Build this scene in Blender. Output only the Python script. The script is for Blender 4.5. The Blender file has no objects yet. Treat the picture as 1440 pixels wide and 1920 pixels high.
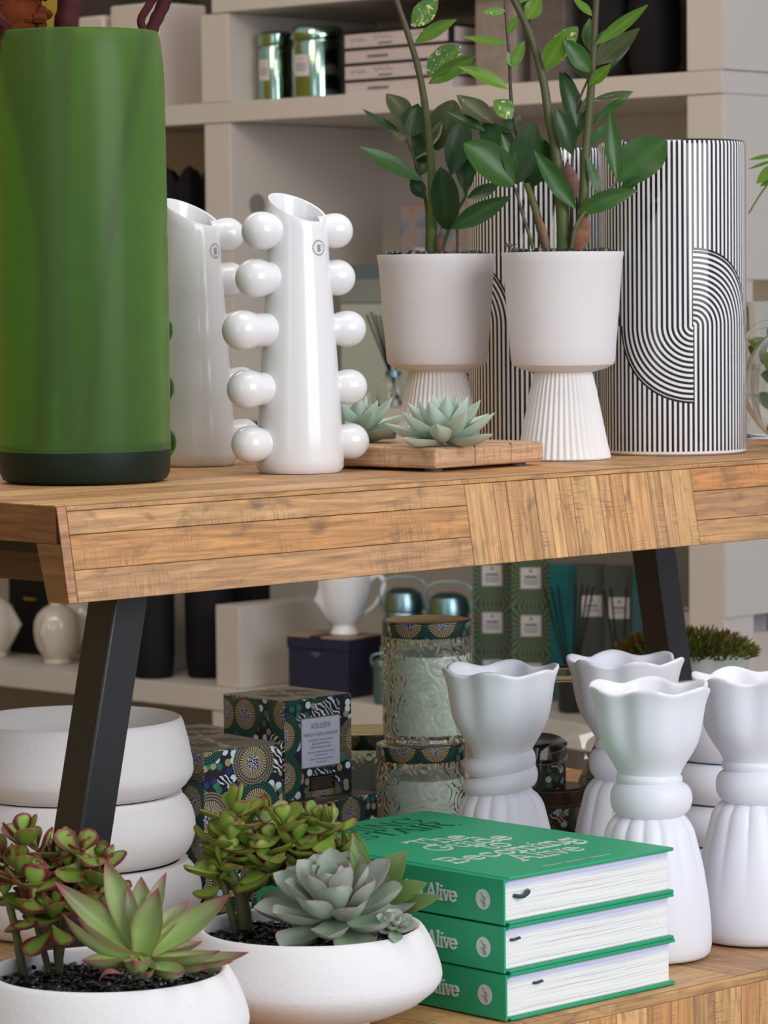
import bpy, math, random
from mathutils import Vector, Matrix, Euler
from math import sin, cos, pi, radians, atan2, sqrt
random.seed(11)
S = bpy.context.scene
COL = S.collection

# ------------------------------------------------------------------ camera
FPX, HOR, ROLL, CZ = 6300.0, 545.0, 0.01, 1.08
PITCH = math.atan((960 - HOR) / FPX)
Fw = Vector((0, cos(PITCH), -sin(PITCH)))
R0 = Vector((1, 0, 0)); U0 = Vector((0, sin(PITCH), cos(PITCH)))
Rt = cos(ROLL) * R0 - sin(ROLL) * U0
Up = sin(ROLL) * R0 + cos(ROLL) * U0
CP = Vector((0, 0, CZ))
cam = bpy.data.cameras.new('camera'); camo = bpy.data.objects.new('camera', cam); COL.objects.link(camo)
camo.matrix_world = Matrix(((Rt.x, Up.x, -Fw.x, 0), (Rt.y, Up.y, -Fw.y, 0), (Rt.z, Up.z, -Fw.z, CZ), (0, 0, 0, 1)))
cam.sensor_fit = 'VERTICAL'; cam.sensor_height = 36; cam.lens = FPX / 1920 * 36
cam.clip_start = 0.05; cam.clip_end = 60
cam.dof.use_dof = True; cam.dof.focus_distance = 3.15; cam.dof.aperture_fstop = 17
S.camera = camo

# ------------------------------------------------------------------ world, daylight, ceiling lamp, fill lights, exposure
w = bpy.data.worlds.new('world'); S.world = w; w.use_nodes = True
bgn = w.node_tree.nodes['Background']; bgn.inputs[0].default_value = (0.84, 0.88, 1.0, 1); bgn.inputs[1].default_value = 0.42
def area(name, loc, target, sx, sy, power, col):
    l = bpy.data.lights.new(name, 'AREA'); l.shape = 'RECTANGLE'; l.size = sx; l.size_y = sy; l.energy = power; l.color = col
    o = bpy.data.objects.new(name, l); COL.objects.link(o); o.location = loc
    o.rotation_euler = (Vector(target) - Vector(loc)).to_track_quat('-Z', 'Y').to_euler()
    return o
area('shop_window_daylight', (2.7, 0.3, 2.1), (0.1, 3.6, 0.8), 2.6, 2.2, 84, (0.97, 0.97, 1.0))
area('left_fill_light', (-1.6, 0.2, 1.7), (0, 3.4, 0.7), 0.9, 1.6, 6, (0.85, 0.95, 0.90))  # weak fill added from the left, no visible source
area('ceiling_lamp_light', (-0.9, 4.6, 2.45), (-0.4, 5.6, 0.6), 0.8, 0.8, 9, (1.0, 0.74, 0.5))
area('table_fill_light', (0.1, 3.2, 2.45), (0.1, 3.5, 0.6), 0.8, 0.8, 7, (1.0, 0.86, 0.7))  # soft fill added above the tables, no lamp modelled there
S.view_settings.view_transform = 'Standard'; S.view_settings.look = 'None'
S.view_settings.exposure = 0.42; S.view_settings.gamma = 1; S.view_settings.use_curve_mapping = False

# ------------------------------------------------------------------ picking points on real surfaces
def ray(px, py): return (px - 720) / FPX * Rt - (py - 960) / FPX * Up + Fw
def G(px, py, z):
    d = ray(px, py); return CP + d * ((z - CZ) / d.z)
def P(px, py, y):
    d = ray(px, py); return CP + d * (y / d.y)

# ------------------------------------------------------------------ mesh collector
class M:
    def __init__(s): s.v = []; s.f = []; s.c = []; s.uv = []; s.m = []
    def add(s, v, f, c=(1, 1, 1), uv=None, m=0):
        b = len(s.v); s.v += [tuple(p) for p in v]
        s.f += [tuple(i + b for i in q) for q in f]; s.m += [m] * len(f)
        if c and isinstance(c[0], (tuple, list)): s.c += list(c)
        else: s.c += [c] * len(v)
        s.uv += (list(uv) if uv else [(0, 0)] * len(v))
    def box(s, x0, x1, y0, y1, z0, z1, c=(1, 1, 1), m=0):
        # four vertices per face so that each face carries its own flat uv in metres
        X, Y_, Z = (x0, x1), (y0, y1), (z0, z1)
        fs = [((0,0,0),(1,0,0),(1,0,1),(0,0,1)), ((1,0,0),(1,1,0),(1,1,1),(1,0,1)), ((1,1,0),(0,1,0),(0,1,1),(1,1,1)),
              ((0,1,0),(0,0,0),(0,0,1),(0,1,1)), ((0,0,1),(1,0,1),(1,1,1),(0,1,1)), ((0,1,0),(1,1,0),(1,0,0),(0,0,0))]
        for k, q in enumerate(fs):
            vs = [(X[a], Y_[b], Z[d]) for a, b, d in q]
            if k in (0, 2): uv = [(p[0] + k * .37, p[2]) for p in vs]
            elif k in (1, 3): uv = [(p[1] + k * .53, p[2] + .11) for p in vs]
            else: uv = [(p[0] + .9, p[1] + k * .2) for p in vs]
            s.add(vs, [(0, 1, 2, 3)], c, uv, m)
    def hexa(s, p, c=(1, 1, 1), m=0):
        for q in ((0,1,5,4),(1,2,6,5),(2,3,7,6),(3,0,4,7),(4,5,6,7),(3,2,1,0)):
            vs = [Vector(p[i]) for i in q]; u = (vs[1]-vs[0]).length; v_ = (vs[3]-vs[0]).length
            s.add(vs, [(0,1,2,3)], c, [(0,0),(u,0),(u,v_),(0,v_)], m)
    def lathe(s, prof, n=64, mod=None, c=(1, 1, 1), o=(0, 0, 0), m=0, cap0=True, cap1=True):
        vs = []; uv = []
        for (r, z) in prof:
            for i in range(n):
                t = 2 * pi * i / n; rr, zz = (mod(t, z, r) if mod else (r, z))
                vs.append((o[0] + rr * cos(t), o[1] + rr * sin(t), o[2] + zz)); uv.append((t * r, z))
        fs = []
        for j in range(len(prof) - 1):
            for i in range(n):
                k = (i + 1) % n; fs.append((j*n+i, j*n+k, (j+1)*n+k, (j+1)*n+i))
        if cap0: fs.append(tuple(range(n - 1, -1, -1)))
        if cap1: fs.append(tuple((len(prof)-1)*n + i for i in range(n)))
        s.add(vs, fs, c, uv, m)
    def ball(s, o, r, sc=(1, 1, 1), n=16, c=(1, 1, 1), rot=None, m=0):
        vs = []; fs = []; k = max(4, n // 2)
        for j in range(1, k):
            a = pi * j / k
            for i in range(n):
                t = 2*pi*i/n; vs.append(Vector((sin(a)*cos(t)*sc[0], sin(a)*sin(t)*sc[1], cos(a)*sc[2])) * r)
        vs.append(Vector((0,0,r*sc[2]))); vs.append(Vector((0,0,-r*sc[2])))
        if rot: vs = [rot @ v for v in vs]
        vs = [v + Vector(o) for v in vs]
        for j in range(k - 2):
            for i in range(n):
                q = (i+1) % n; fs.append((j*n+i, (j+1)*n+i, (j+1)*n+q, j*n+q))
        T = (k-1)*n
        for i in range(n):
            q = (i+1) % n; fs.append((T, i, q)); fs.append((T+1, (k-2)*n+q, (k-2)*n+i))
        s.add(vs, fs, c, None, m)
    def tube(s, pts, rad, n=10, c=(1, 1, 1), m=0, flat=1.0):
        pts = [Vector(p) for p in pts]; L = len(pts)
        if not isinstance(rad, (list, tuple)): rad = [rad] * L
        t = (pts[1]-pts[0]).normalized(); ref = Vector((0,0,1)) if abs(t.z) < .9 else Vector((1,0,0))
        a = t.cross(ref).normalized(); vs = []; cs = []
        for j in range(L):
            t2 = (pts[min(j+1, L-1)] - pts[max(j-1, 0)]).normalized()
            a = (a - t2 * a.dot(t2)).normalized(); b = t2.cross(a)
            for i in range(n):
                q = 2*pi*i/n; vs.append(pts[j] + a*cos(q)*rad[j] + b*sin(q)*rad[j]*flat)
                cs.append(c[j] if isinstance(c[0], (tuple, list)) else c)
        fs = [(j*n+i, j*n+(i+1) % n, (j+1)*n+(i+1) % n, (j+1)*n+i) for j in range(L-1) for i in range(n)]
        fs.append(tuple(range(n-1, -1, -1))); fs.append(tuple((L-1)*n+i for i in range(n)))
        s.add(vs, fs, cs, None, m)
    def disc(s, o, a, b, r, n=32, c=(1,1,1), ry=None, m=0):
        a = Vector(a); b = Vector(b); ry = ry or r
        s.add([Vector(o)] + [Vector(o) + a*cos(2*pi*i/n)*r + b*sin(2*pi*i/n)*ry for i in range(n)],
              [(0, 1+i, 1+(i+1) % n) for i in range(n)], c, None, m)

def smooth_pts(pts, k=6):
    pts = [Vector(p) for p in pts]; out = []
    for i in range(len(pts)-1):
        p0 = pts[max(i-1,0)]; p1 = pts[i]; p2 = pts[i+1]; p3 = pts[min(i+2, len(pts)-1)]
        for j in range(k):
            t = j/k
            out.append(.5*((2*p1)+(p2-p0)*t+(2*p0-5*p1+4*p2-p3)*t*t+(-p0+3*p1-3*p2+p3)*t**3))
    out.append(pts[-1]); return out
def lerp(a, b, t): return a + (b - a) * t
def mixc(a, b, t): return tuple(lerp(x, y, max(0, min(1, t))) for x, y in zip(a, b))
def interp(tab, t):
    for (t0, a), (t1, b) in zip(tab, tab[1:]):
        if t <= t1: return lerp(a, b, (t - t0) / max(1e-9, t1 - t0))
    return tab[-1][1]

def obj(name, mm, mats, parent=None, loc=None, rz=0, smooth=40, bevel=0, seg=2, sub=0, merge=True):
    me = bpy.data.meshes.new(name); me.from_pydata(mm.v, [], mm.f)
    if not isinstance(mats, (list, tuple)): mats = [mats]
    for x in mats: me.materials.append(x)
    me.polygons.foreach_set('material_index', mm.m)
    ca = me.color_attributes.new('col', 'FLOAT_COLOR', 'POINT')
    ca.data.foreach_set('color', [k for c in mm.c for k in (c[0], c[1], c[2], 1.0)])
    ul = me.uv_layers.new(name='uv'); idx = [0]*len(me.loops); me.loops.foreach_get('vertex_index', idx)
    ul.data.foreach_set('uv', [k for i in idx for k in mm.uv[i]])
    if bevel:
        import bmesh
        bm = bmesh.new(); bm.from_mesh(me); bmesh.ops.remove_doubles(bm, verts=bm.verts, dist=1e-6); bm.to_mesh(me); bm.free()
    if smooth:
        me.shade_smooth(); me.set_sharp_from_angle(angle=radians(smooth))
    else: me.shade_flat()
    me.update()
    o = bpy.data.objects.new(name, me); COL.objects.link(o)
    if parent: o.parent = parent
    if loc is not None: o.location = loc
    o.rotation_euler = (0, 0, rz)
    if bevel:
        b = o.modifiers.new('bevel', 'BEVEL'); b.width = bevel; b.segments = seg; b.limit_method = 'ANGLE'; b.angle_limit = radians(35)
    if sub:
        b = o.modifiers.new('sub', 'SUBSURF'); b.levels = sub; b.render_levels = sub
    return o
def tag(o, label, cat, group=None, kind=None):
    o['label'] = label; o['category'] = cat
    if group: o['group'] = group
    if kind: o['kind'] = kind
    return o
def thing(name, label, cat, loc=(0,0,0), rz=0, group=None):
    o = bpy.data.objects.new(name, None); COL.objects.link(o); o.empty_display_size = .02
    o.location = loc; o.rotation_euler = (0, 0, rz); return tag(o, label, cat, group)
def struct(o): o['kind'] = 'structure'; return o
def copy_tree(o, parent=None):
    c = o.copy(); COL.objects.link(c); c.parent = parent
    for ch in o.children: copy_tree(ch, c)
    return c

# ------------------------------------------------------------------ materials
def new_mat(name):
    m = bpy.data.materials.new(name); m.use_nodes = True; nt = m.node_tree
    return m, nt, nt.nodes['Principled BSDF']
def nd(nt, t, ins=None, **kw):
    n = nt.nodes.new(t)
    for k, v in kw.items(): setattr(n, k, v)
    for k, v in (ins or {}).items():
        if isinstance(v, bpy.types.NodeSocket): nt.links.new(v, n.inputs[k])
        else: n.inputs[k].default_value = v
    return n
def math_(nt, op, a, b=0.0, c=None):
    n = nt.nodes.new('ShaderNodeMath'); n.operation = op
    for i, v in enumerate((a, b, c)):
        if v is None: continue
        if isinstance(v, bpy.types.NodeSocket): nt.links.new(v, n.inputs[i])
        else: n.inputs[i].default_value = v
    return n.outputs[0]
def mixn(nt, fac, a, b, bt='MIX'):
    n = nt.nodes.new('ShaderNodeMix'); n.data_type = 'RGBA'; n.blend_type = bt
    for k, v in ((0, fac), (6, a), (7, b)):
        if isinstance(v, bpy.types.NodeSocket): nt.links.new(v, n.inputs[k])
        else: n.inputs[k].default_value = (*v, 1) if isinstance(v, tuple) and len(v) == 3 else v
    return n.outputs[2]
def mat(name, col, rough=.5, metal=0, spec=.5, bump=0, bscale=60, var=0, vscale=8, coat=0, emis=0, speck=0, sss=0):
    m, nt, b = new_mat(name)
    b.inputs['Base Color'].default_value = (*col, 1); b.inputs['Roughness'].default_value = rough
    b.inputs['Metallic'].default_value = metal; b.inputs['Specular IOR Level'].default_value = spec
    b.inputs['Coat Weight'].default_value = coat; b.inputs['Coat Roughness'].default_value = .08
    if sss: b.inputs['Subsurface Weight'].default_value = sss; b.inputs['Subsurface Radius'].default_value = (.01,.01,.008)
    if emis: b.inputs['Emission Color'].default_value = (*col, 1); b.inputs['Emission Strength'].default_value = emis
    if bump or var or speck:
        tc = nd(nt, 'ShaderNodeTexCoord').outputs['Object']
    cur = None
    if var:
        n = nd(nt, 'ShaderNodeTexNoise', {'Vector': tc, 'Scale': vscale, 'Detail': 4.0})
        cur = mixn(nt, n.outputs[0], tuple(max(0, c*(1-var)) for c in col), tuple(min(1, c*(1+var)) for c in col))
    if speck:
        v = nd(nt, 'ShaderNodeTexVoronoi', {'Vector': tc, 'Scale': 260.0})
        f = math_(nt, 'MULTIPLY', math_(nt, 'LESS_THAN', v.outputs['Distance'], .16), speck)
        n2 = nd(nt, 'ShaderNodeTexNoise', {'Vector': tc, 'Scale': 90.0})
        f = math_(nt, 'MULTIPLY', f, math_(nt, 'GREATER_THAN', n2.outputs[0], .62))
        cur = mixn(nt, f, cur if cur else col, (.22, .18, .15))
    if cur: nt.links.new(cur, b.inputs['Base Color'])
    if bump:
        n = nd(nt, 'ShaderNodeTexNoise', {'Vector': tc, 'Scale': bscale, 'Detail': 5.0})
        bp = nd(nt, 'ShaderNodeBump', {'Height': n.outputs[0], 'Strength': bump, 'Distance': .002})
        nt.links.new(bp.outputs[0], b.inputs['Normal'])
    return m
def glass(name, col, rough=0.0, ior=1.45, bump=0, bscale=120):
    m, nt, b = new_mat(name)
    b.inputs['Base Color'].default_value = (*col, 1); b.inputs['Roughness'].default_value = rough
    b.inputs['Transmission Weight'].default_value = 1; b.inputs['IOR'].default_value = ior
    if bump:
        tc = nd(nt, 'ShaderNodeTexCoord').outputs['Object']
        v = nd(nt, 'ShaderNodeTexVoronoi', {'Vector': tc, 'Scale': bscale})
        bp = nd(nt, 'ShaderNodeBump', {'Height': math_(nt, 'SINE', math_(nt, 'MULTIPLY', v.outputs['Distance'], 26.0)), 'Strength': bump, 'Distance': .0012})
        nt.links.new(bp.outputs[0], b.inputs['Normal'])
    return m
def leafmat(name, rough=.38, spec=.5, sss=.08, bump=.15, glints=0, coat=0):
    m, nt, b = new_mat(name)
    a = nd(nt, 'ShaderNodeVertexColor', layer_name='col').outputs[0]
    tc = nd(nt, 'ShaderNodeTexCoord').outputs['Object']
    n = nd(nt, 'ShaderNodeTexNoise', {'Vector': tc, 'Scale': 70.0, 'Detail': 5.0})
    c = mixn(nt, math_(nt, 'MULTIPLY', n.outputs[0], .45), a, mixn(nt, 1.0, a, (.55, .6, .5), 'MULTIPLY'))
    if glints:
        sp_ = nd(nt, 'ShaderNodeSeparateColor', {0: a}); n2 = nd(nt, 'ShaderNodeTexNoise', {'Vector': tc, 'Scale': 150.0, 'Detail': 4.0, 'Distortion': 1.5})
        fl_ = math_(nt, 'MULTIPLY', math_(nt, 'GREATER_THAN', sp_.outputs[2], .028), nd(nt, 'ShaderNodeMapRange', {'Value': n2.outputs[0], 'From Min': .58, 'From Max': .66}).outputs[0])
        c = mixn(nt, fl_, c, (.62, .62, .25))  # pale yellow flecks put glossy highlights into the leaf colour
    nt.links.new(c, b.inputs['Base Color'])
    b.inputs['Roughness'].default_value = rough; b.inputs['Specular IOR Level'].default_value = spec
    b.inputs['Coat Weight'].default_value = coat; b.inputs['Coat Roughness'].default_value = .15
    b.inputs['Subsurface Weight'].default_value = sss; b.inputs['Subsurface Radius'].default_value = (.006, .01, .003); b.inputs['Subsurface Scale'].default_value = .5
    bp = nd(nt, 'ShaderNodeBump', {'Height': n.outputs[0], 'Strength': bump, 'Distance': .002}); nt.links.new(bp.outputs[0], b.inputs['Normal'])
    return m

def wood_mat(name, rough=.5, sat=(1, 1, 1)):
    m, nt, b = new_mat(name)
    a = nd(nt, 'ShaderNodeVertexColor', layer_name='col').outputs[0]
    uv = nd(nt, 'ShaderNodeUVMap', uv_map='uv').outputs[0]
    def stretched(sx, sy, sc, det=6.0, dist=0.0):
        mp = nd(nt, 'ShaderNodeMapping', {'Vector': uv, 'Scale': (sx, sy, 1)})
        return nd(nt, 'ShaderNodeTexNoise', {'Vector': mp.outputs[0], 'Scale': sc, 'Detail': det, 'Distortion': dist}).outputs[0]
    g1 = stretched(6, 90, 2.2, 7, .6); g2 = stretched(10, 420, 2.0, 5); st = stretched(14, 26, 1.6, 6, 1.2); saw = stretched(480, 30, 1.2, 3)
    r1 = nd(nt, 'ShaderNodeMapRange', {'Value': g1, 'From Min': .33, 'From Max': .70, 'To Min': 1.18, 'To Max': .62}).outputs[0]
    r2 = nd(nt, 'ShaderNodeMapRange', {'Value': g2, 'From Min': .4, 'From Max': .75, 'To Min': 1.05, 'To Max': .8}).outputs[0]
    r3 = nd(nt, 'ShaderNodeMapRange', {'Value': st, 'From Min': .56, 'From Max': .74, 'To Min': 0.0, 'To Max': .62}).outputs[0]
    sm = nd(nt, 'ShaderNodeMapRange', {'Value': stretched(9, 14, 1.3), 'From Min': .46, 'From Max': .60, 'To Min': 0.0, 'To Max': .5}).outputs[0]
    sw = math_(nt, 'MULTIPLY', sm, nd(nt, 'ShaderNodeMapRange', {'Value': saw, 'From Min': .52, 'From Max': .62}).outputs[0])
    k = math_(nt, 'MULTIPLY', r1, r2)
    cc = nd(nt, 'ShaderNodeCombineColor', {0: k, 1: k, 2: k}).outputs[0]
    c = mixn(nt, 1.0, a, cc, 'MULTIPLY')
    c = mixn(nt, r3, c, (.13, .085, .05)); c = mixn(nt, sw, c, (.20, .12, .07))
    nt.links.new(c, b.inputs['Base Color']); b.inputs['Roughness'].default_value = rough
    h = math_(nt, 'SUBTRACT', math_(nt, 'ADD', g2, g1), sw)
    bp = nd(nt, 'ShaderNodeBump', {'Height': h, 'Strength': .35, 'Distance': .0015}); nt.links.new(bp.outputs[0], b.inputs['Normal'])
    return m

def folk_mat(name):
    """printed folk-floral paper: sunflowers with spokes and scales, pebbles between"""
    m, nt, b = new_mat(name)
    uv = nd(nt, 'ShaderNodeUVMap', uv_map='uv').outputs[0]
    vo = nd(nt, 'ShaderNodeTexVoronoi', {'Vector': uv, 'Scale': 17.0, 'Randomness': .6}, voronoi_dimensions='2D')
    rel = nd(nt, 'ShaderNodeVectorMath', {0: uv, 1: vo.outputs['Position']}, operation='SUBTRACT').outputs[0]
    sp = nd(nt, 'ShaderNodeSeparateXYZ', {0: rel})
    r = nd(nt, 'ShaderNodeVectorMath', {0: rel}, operation='LENGTH').outputs['Value']
    ang = math_(nt, 'ARCTAN2', sp.outputs[1], sp.outputs[0])
    spoke = math_(nt, 'GREATER_THAN', math_(nt, 'SINE', math_(nt, 'MULTIPLY', ang, 34.0)), -.25)
    fine = nd(nt, 'ShaderNodeTexVoronoi', {'Vector': uv, 'Scale': 620.0}, voronoi_dimensions='2D')
    dots = math_(nt, 'LESS_THAN', fine.outputs['Distance'], .38)
    sc1 = math_(nt, 'SINE', math_(nt, 'MULTIPLY', r, 2100.0)); sc2 = math_(nt, 'SINE', math_(nt, 'ADD', math_(nt, 'MULTIPLY', ang, 46.0), math_(nt, 'MULTIPLY', r, 1500.0)))
    scal = math_(nt, 'GREATER_THAN', math_(nt, 'ADD', sc1, sc2), .1)
    pe = nd(nt, 'ShaderNodeTexVoronoi', {'Vector': uv, 'Scale': 105.0}, voronoi_dimensions='2D', feature='DISTANCE_TO_EDGE')
    pc = nd(nt, 'ShaderNodeTexVoronoi', {'Vector': uv, 'Scale': 105.0}, voronoi_dimensions='2D')
    ps = nd(nt, 'ShaderNodeSeparateColor', {0: pc.outputs['Color']})
    rp = nd(nt, 'ShaderNodeValToRGB', {0: ps.outputs[0]}); e = rp.color_ramp; e.interpolation = 'CONSTANT'
    cols = [(0, (.55, .75, .80)), (.22, (.02, .16, .12)), (.38, (.36, .32, .17)), (.54, (.025, .03, .14)), (.68, (.70, .85, .88)), (.84, (.03, .22, .12))]
    while len(e.elements) < len(cols): e.elements.new(.5)
    for el, (p_, c_) in zip(e.elements, cols): el.position = p_; el.color = (*c_, 1)
    fern = nd(nt, 'ShaderNodeTexWave', {'Vector': uv, 'Scale': 95.0, 'Distortion': 7.0, 'Detail': 1.0}, wave_type='BANDS', bands_direction='DIAGONAL').outputs['Fac']
    fn = nd(nt, 'ShaderNodeTexNoise', {'Vector': uv, 'Scale': 26.0}).outputs[0]
    K = (.012, .014, .022)
    peb = mixn(nt, math_(nt, 'LESS_THAN', pc.outputs['Distance'], .40), K, rp.outputs[0])
    fer = mixn(nt, math_(nt, 'GREATER_THAN', fern, .74), K, (.72, .78, .86))
    bgc = mixn(nt, math_(nt, 'GREATER_THAN', fn, .56), peb, fer)
    ring3 = mixn(nt, scal, K, mixn(nt, math_(nt, 'GREATER_THAN', nd(nt, 'ShaderNodeSeparateColor', {0: vo.outputs['Color']}).outputs[1], .4), (.30, .27, .17), (.010, .13, .085)))
    ring2 = mixn(nt, spoke, K, (.46, .38, .20))
    ring1 = mixn(nt, dots, K, (.55, .58, .72))
    c = mixn(nt, math_(nt, 'LESS_THAN', r, .0255), bgc, ring3)
    c = mixn(nt, math_(nt, 'LESS_THAN', r, .0165), c, ring2)
    c = mixn(nt, math_(nt, 'LESS_THAN', r, .0085), c, ring1)
    nt.links.new(c, b.inputs['Base Color']); b.inputs['Roughness'].default_value = .32
    return m

def stripes_mat(name):
    """op-art glaze: vertical stripes that turn into quarter rings at each seam"""
    m, nt, b = new_mat(name)
    tc = nd(nt, 'ShaderNodeTexCoord').outputs['Object']; s = nd(nt, 'ShaderNodeSeparateXYZ', {0: tc})
    ang = math_(nt, 'ARCTAN2', s.outputs[1], s.outputs[0]); R = .0801; per = 2*pi*R/3
    u = math_(nt, 'MULTIPLY', ang, R); u = math_(nt, 'WRAP', u, per/2, -per/2)
    v = math_(nt, 'SUBTRACT', s.outputs[2], .139)
    rr = math_(nt, 'SQRT', math_(nt, 'ADD', math_(nt, 'MULTIPLY', u, u), math_(nt, 'MULTIPLY', v, v)))
    side = math_(nt, 'GREATER_THAN', math_(nt, 'MULTIPLY', u, v), 0.0)     # right+up or left+down quarter
    inr = math_(nt, 'LESS_THAN', rr, .0815)
    q = math_(nt, 'MULTIPLY', side, inr)
    d = math_(nt, 'ADD', math_(nt, 'MULTIPLY', q, rr), math_(nt, 'MULTIPLY', math_(nt, 'SUBTRACT', 1.0, q), math_(nt, 'ABSOLUTE', u)))
    st = math_(nt, 'LESS_THAN', math_(nt, 'FRACT', math_(nt, 'ADD', math_(nt, 'DIVIDE', d, .0056), .25)), .5)
    bord = math_(nt, 'MULTIPLY', side, math_(nt, 'LESS_THAN', math_(nt, 'ABSOLUTE', math_(nt, 'SUBTRACT', rr, .0818)), .0012))
    blk = math_(nt, 'MAXIMUM', st, bord)
    top = math_(nt, 'LESS_THAN', s.outputs[2], .0045)
    blk = math_(nt, 'MULTIPLY', blk, math_(nt, 'SUBTRACT', 1.0, top))
    rim = math_(nt, 'GREATER_THAN', s.outputs[2], .336)
    blk = math_(nt, 'MAXIMUM', blk, rim)
    c = mixn(nt, blk, (.80, .80, .79), (.014, .014, .018))
    nt.links.new(c, b.inputs['Base Color']); b.inputs['Roughness'].default_value = .1
    n = nd(nt, 'ShaderNodeTexNoise', {'Vector': tc, 'Scale': 22.0}); bp = nd(nt, 'ShaderNodeBump', {'Height': n.outputs[0], 'Strength': .05, 'Distance': .003}); nt.links.new(bp.outputs[0], b.inputs['Normal'])
    return m

def pages_mat(name):
    m, nt, b = new_mat(name)
    tc = nd(nt, 'ShaderNodeTexCoord').outputs['Object']
    mp = nd(nt, 'ShaderNodeMapping', {'Vector': tc, 'Scale': (5, 5, 900)})
    wv = nd(nt, 'ShaderNodeTexNoise', {'Vector': nd(nt, 'ShaderNodeMapping', {'Vector': tc, 'Scale': (12, 12, 0)}).outputs[0], 'Scale': 1.0}).outputs[0]
    off = nd(nt, 'ShaderNodeCombineXYZ', {2: math_(nt, 'MULTIPLY', wv, 4.0)}).outputs[0]
    ad = nd(nt, 'ShaderNodeVectorMath', {0: mp.outputs[0], 1: off}, operation='ADD').outputs[0]
    n = nd(nt, 'ShaderNodeTexNoise', {'Vector': ad, 'Scale': 1.0, 'Detail': 3.0}).outputs[0]
    l = nd(nt, 'ShaderNodeMapRange', {'Value': n, 'From Min': .52, 'From Max': .66}).outputs[0]
    c = mixn(nt, math_(nt, 'MULTIPLY', l, .6), (.86, .87, .84), (.36, .35, .36))
    s = nd(nt, 'ShaderNodeSeparateXYZ', {0: ad}).outputs[2]
    band = nd(nt, 'ShaderNodeMapRange', {'Value': s, 'From Min': 28.5, 'From Max': 33.0}).outputs[0]
    c = mixn(nt, math_(nt, 'MULTIPLY', band, .75), c, (.50, .52, .80))
    nt.links.new(c, b.inputs['Base Color']); b.inputs['Roughness'].default_value = .7
    bp = nd(nt, 'ShaderNodeBump', {'Height': n, 'Strength': .5, 'Distance': .001}); nt.links.new(bp.outputs[0], b.inputs['Normal'])
    return m

def burst_mat(name, c0, c1):
    m, nt, b = new_mat(name)
    uv = nd(nt, 'ShaderNodeUVMap', uv_map='uv').outputs[0]; s = nd(nt, 'ShaderNodeSeparateXYZ', {0: uv})
    ang = math_(nt, 'ARCTAN2', math_(nt, 'SUBTRACT', s.outputs[1], .5), math_(nt, 'SUBTRACT', s.outputs[0], .5))
    k = math_(nt, 'POWER', math_(nt, 'ABSOLUTE', math_(nt, 'SINE', math_(nt, 'MULTIPLY', ang, 14.0))), 3.0)
    nt.links.new(mixn(nt, math_(nt, 'MULTIPLY', k, .8), c0, c1), b.inputs['Base Color']); b.inputs['Roughness'].default_value = .28
    return m

MT = {}
MT['matte_white'] = mat('matte_white', (.72, .70, .70), .75, bump=.12, bscale=160, var=.03, speck=.3)
MT['stone_white'] = mat('stone_white', (.80, .78, .77), .8, bump=.2, bscale=220, var=.04, speck=.35)
MT['gloss_white'] = mat('gloss_white', (.78, .79, .80), .2, coat=.25, bump=.04, bscale=10)
MT['satin_white'] = mat('satin_white', (.80, .815, .87), .48, bump=.05, bscale=30)
MT['cream_glaze'] = mat('cream_glaze', (.62, .57, .48), .12, var=.08, coat=.5)
MT['cream_pot'] = mat('cream_pot', (.60, .52, .45), .6, bump=.2, bscale=120)
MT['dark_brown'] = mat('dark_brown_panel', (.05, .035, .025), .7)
MT['shelf_white'] = mat('shelf_white', (.57, .525, .47), .5, var=.02)
MT['beige'] = mat('beige', (.46, .38, .30), .7, var=.05)
MT['black_metal'] = mat('black_metal', (.018, .018, .02), .38, bump=.08, bscale=300)
MT['black'] = mat('black', (.006, .006, .007), .7, spec=.25)
MT['black_gloss'] = mat('black_gloss', (.01, .01, .012), .15)
MT['pebble'] = mat('pebble', (.012, .012, .014), .18)
MT['soil'] = mat('soil', (.025, .018, .014), .9, bump=1, bscale=200, var=.4)
MT['green_book'] = mat('green_book', (.014, .34, .155), .5, bump=.08, bscale=900, var=.03)
MT['green_deboss'] = mat('green_deboss', (.008, .10, .05), .35)
MT['silver'] = mat('silver', (.60, .66, .62), .35, metal=.12)
MT['ribbon'] = mat('ribbon', (.01, .05, .055), .4)
MT['pages'] = pages_mat('pages')
MT['wood'] = wood_mat('reclaimed_wood')
MT['folk'] = folk_mat('folk_print')
MT['stripes'] = stripes_mat('op_art_stripes')
MT['gold'] = mat('gold', (.85, .64, .25), .30, metal=1, bump=.5, bscale=140)
MT['goldp'] = mat('gold_print', (.20, .17, .10), .3, metal=.5)
MT['label'] = mat('label', (.60, .66, .80), .5)
MT['labelw'] = mat('label_white', (.55, .52, .50), .6)
MT['ink'] = mat('ink', (.10, .11, .16), .6)
MT['glass'] = glass('clear_glass', (.97, .985, .975), 0)
MT['jarglass'] = glass('embossed_jar_glass', (.90, .96, .90), .04, ior=1.28, bump=.5, bscale=42)
MT['wax'] = mat('wax', (.90, .95, .89), .5, bump=.4, bscale=90, sss=.2)
MT['greenglass'] = glass('green_glass', (.10, .50, .02), .25)
MT['plantleaf'] = leafmat('glossy_leaf', .38, .28, .03, .3, glints=1, coat=.10)
MT['succ'] = leafmat('succulent_leaf', .42, .4, .15, .12)
MT['stem'] = leafmat('plant_stem', .5, .4, .02, .4)
MT['bark'] = mat('red_bark', (.070, .016, .018), .7, spec=.15, bump=.6, bscale=60, var=.4)
MT['orange_bark'] = mat('gnarled_bark', (.10, .022, .007), .9, spec=.1, bump=1, bscale=50, var=.7, vscale=30)
MT['mango'] = wood_mat('mango_wood')
MT['pearl'] = mat('ribbed_white', (.80, .79, .77), .6, bump=.08, bscale=200, speck=.4)
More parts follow.
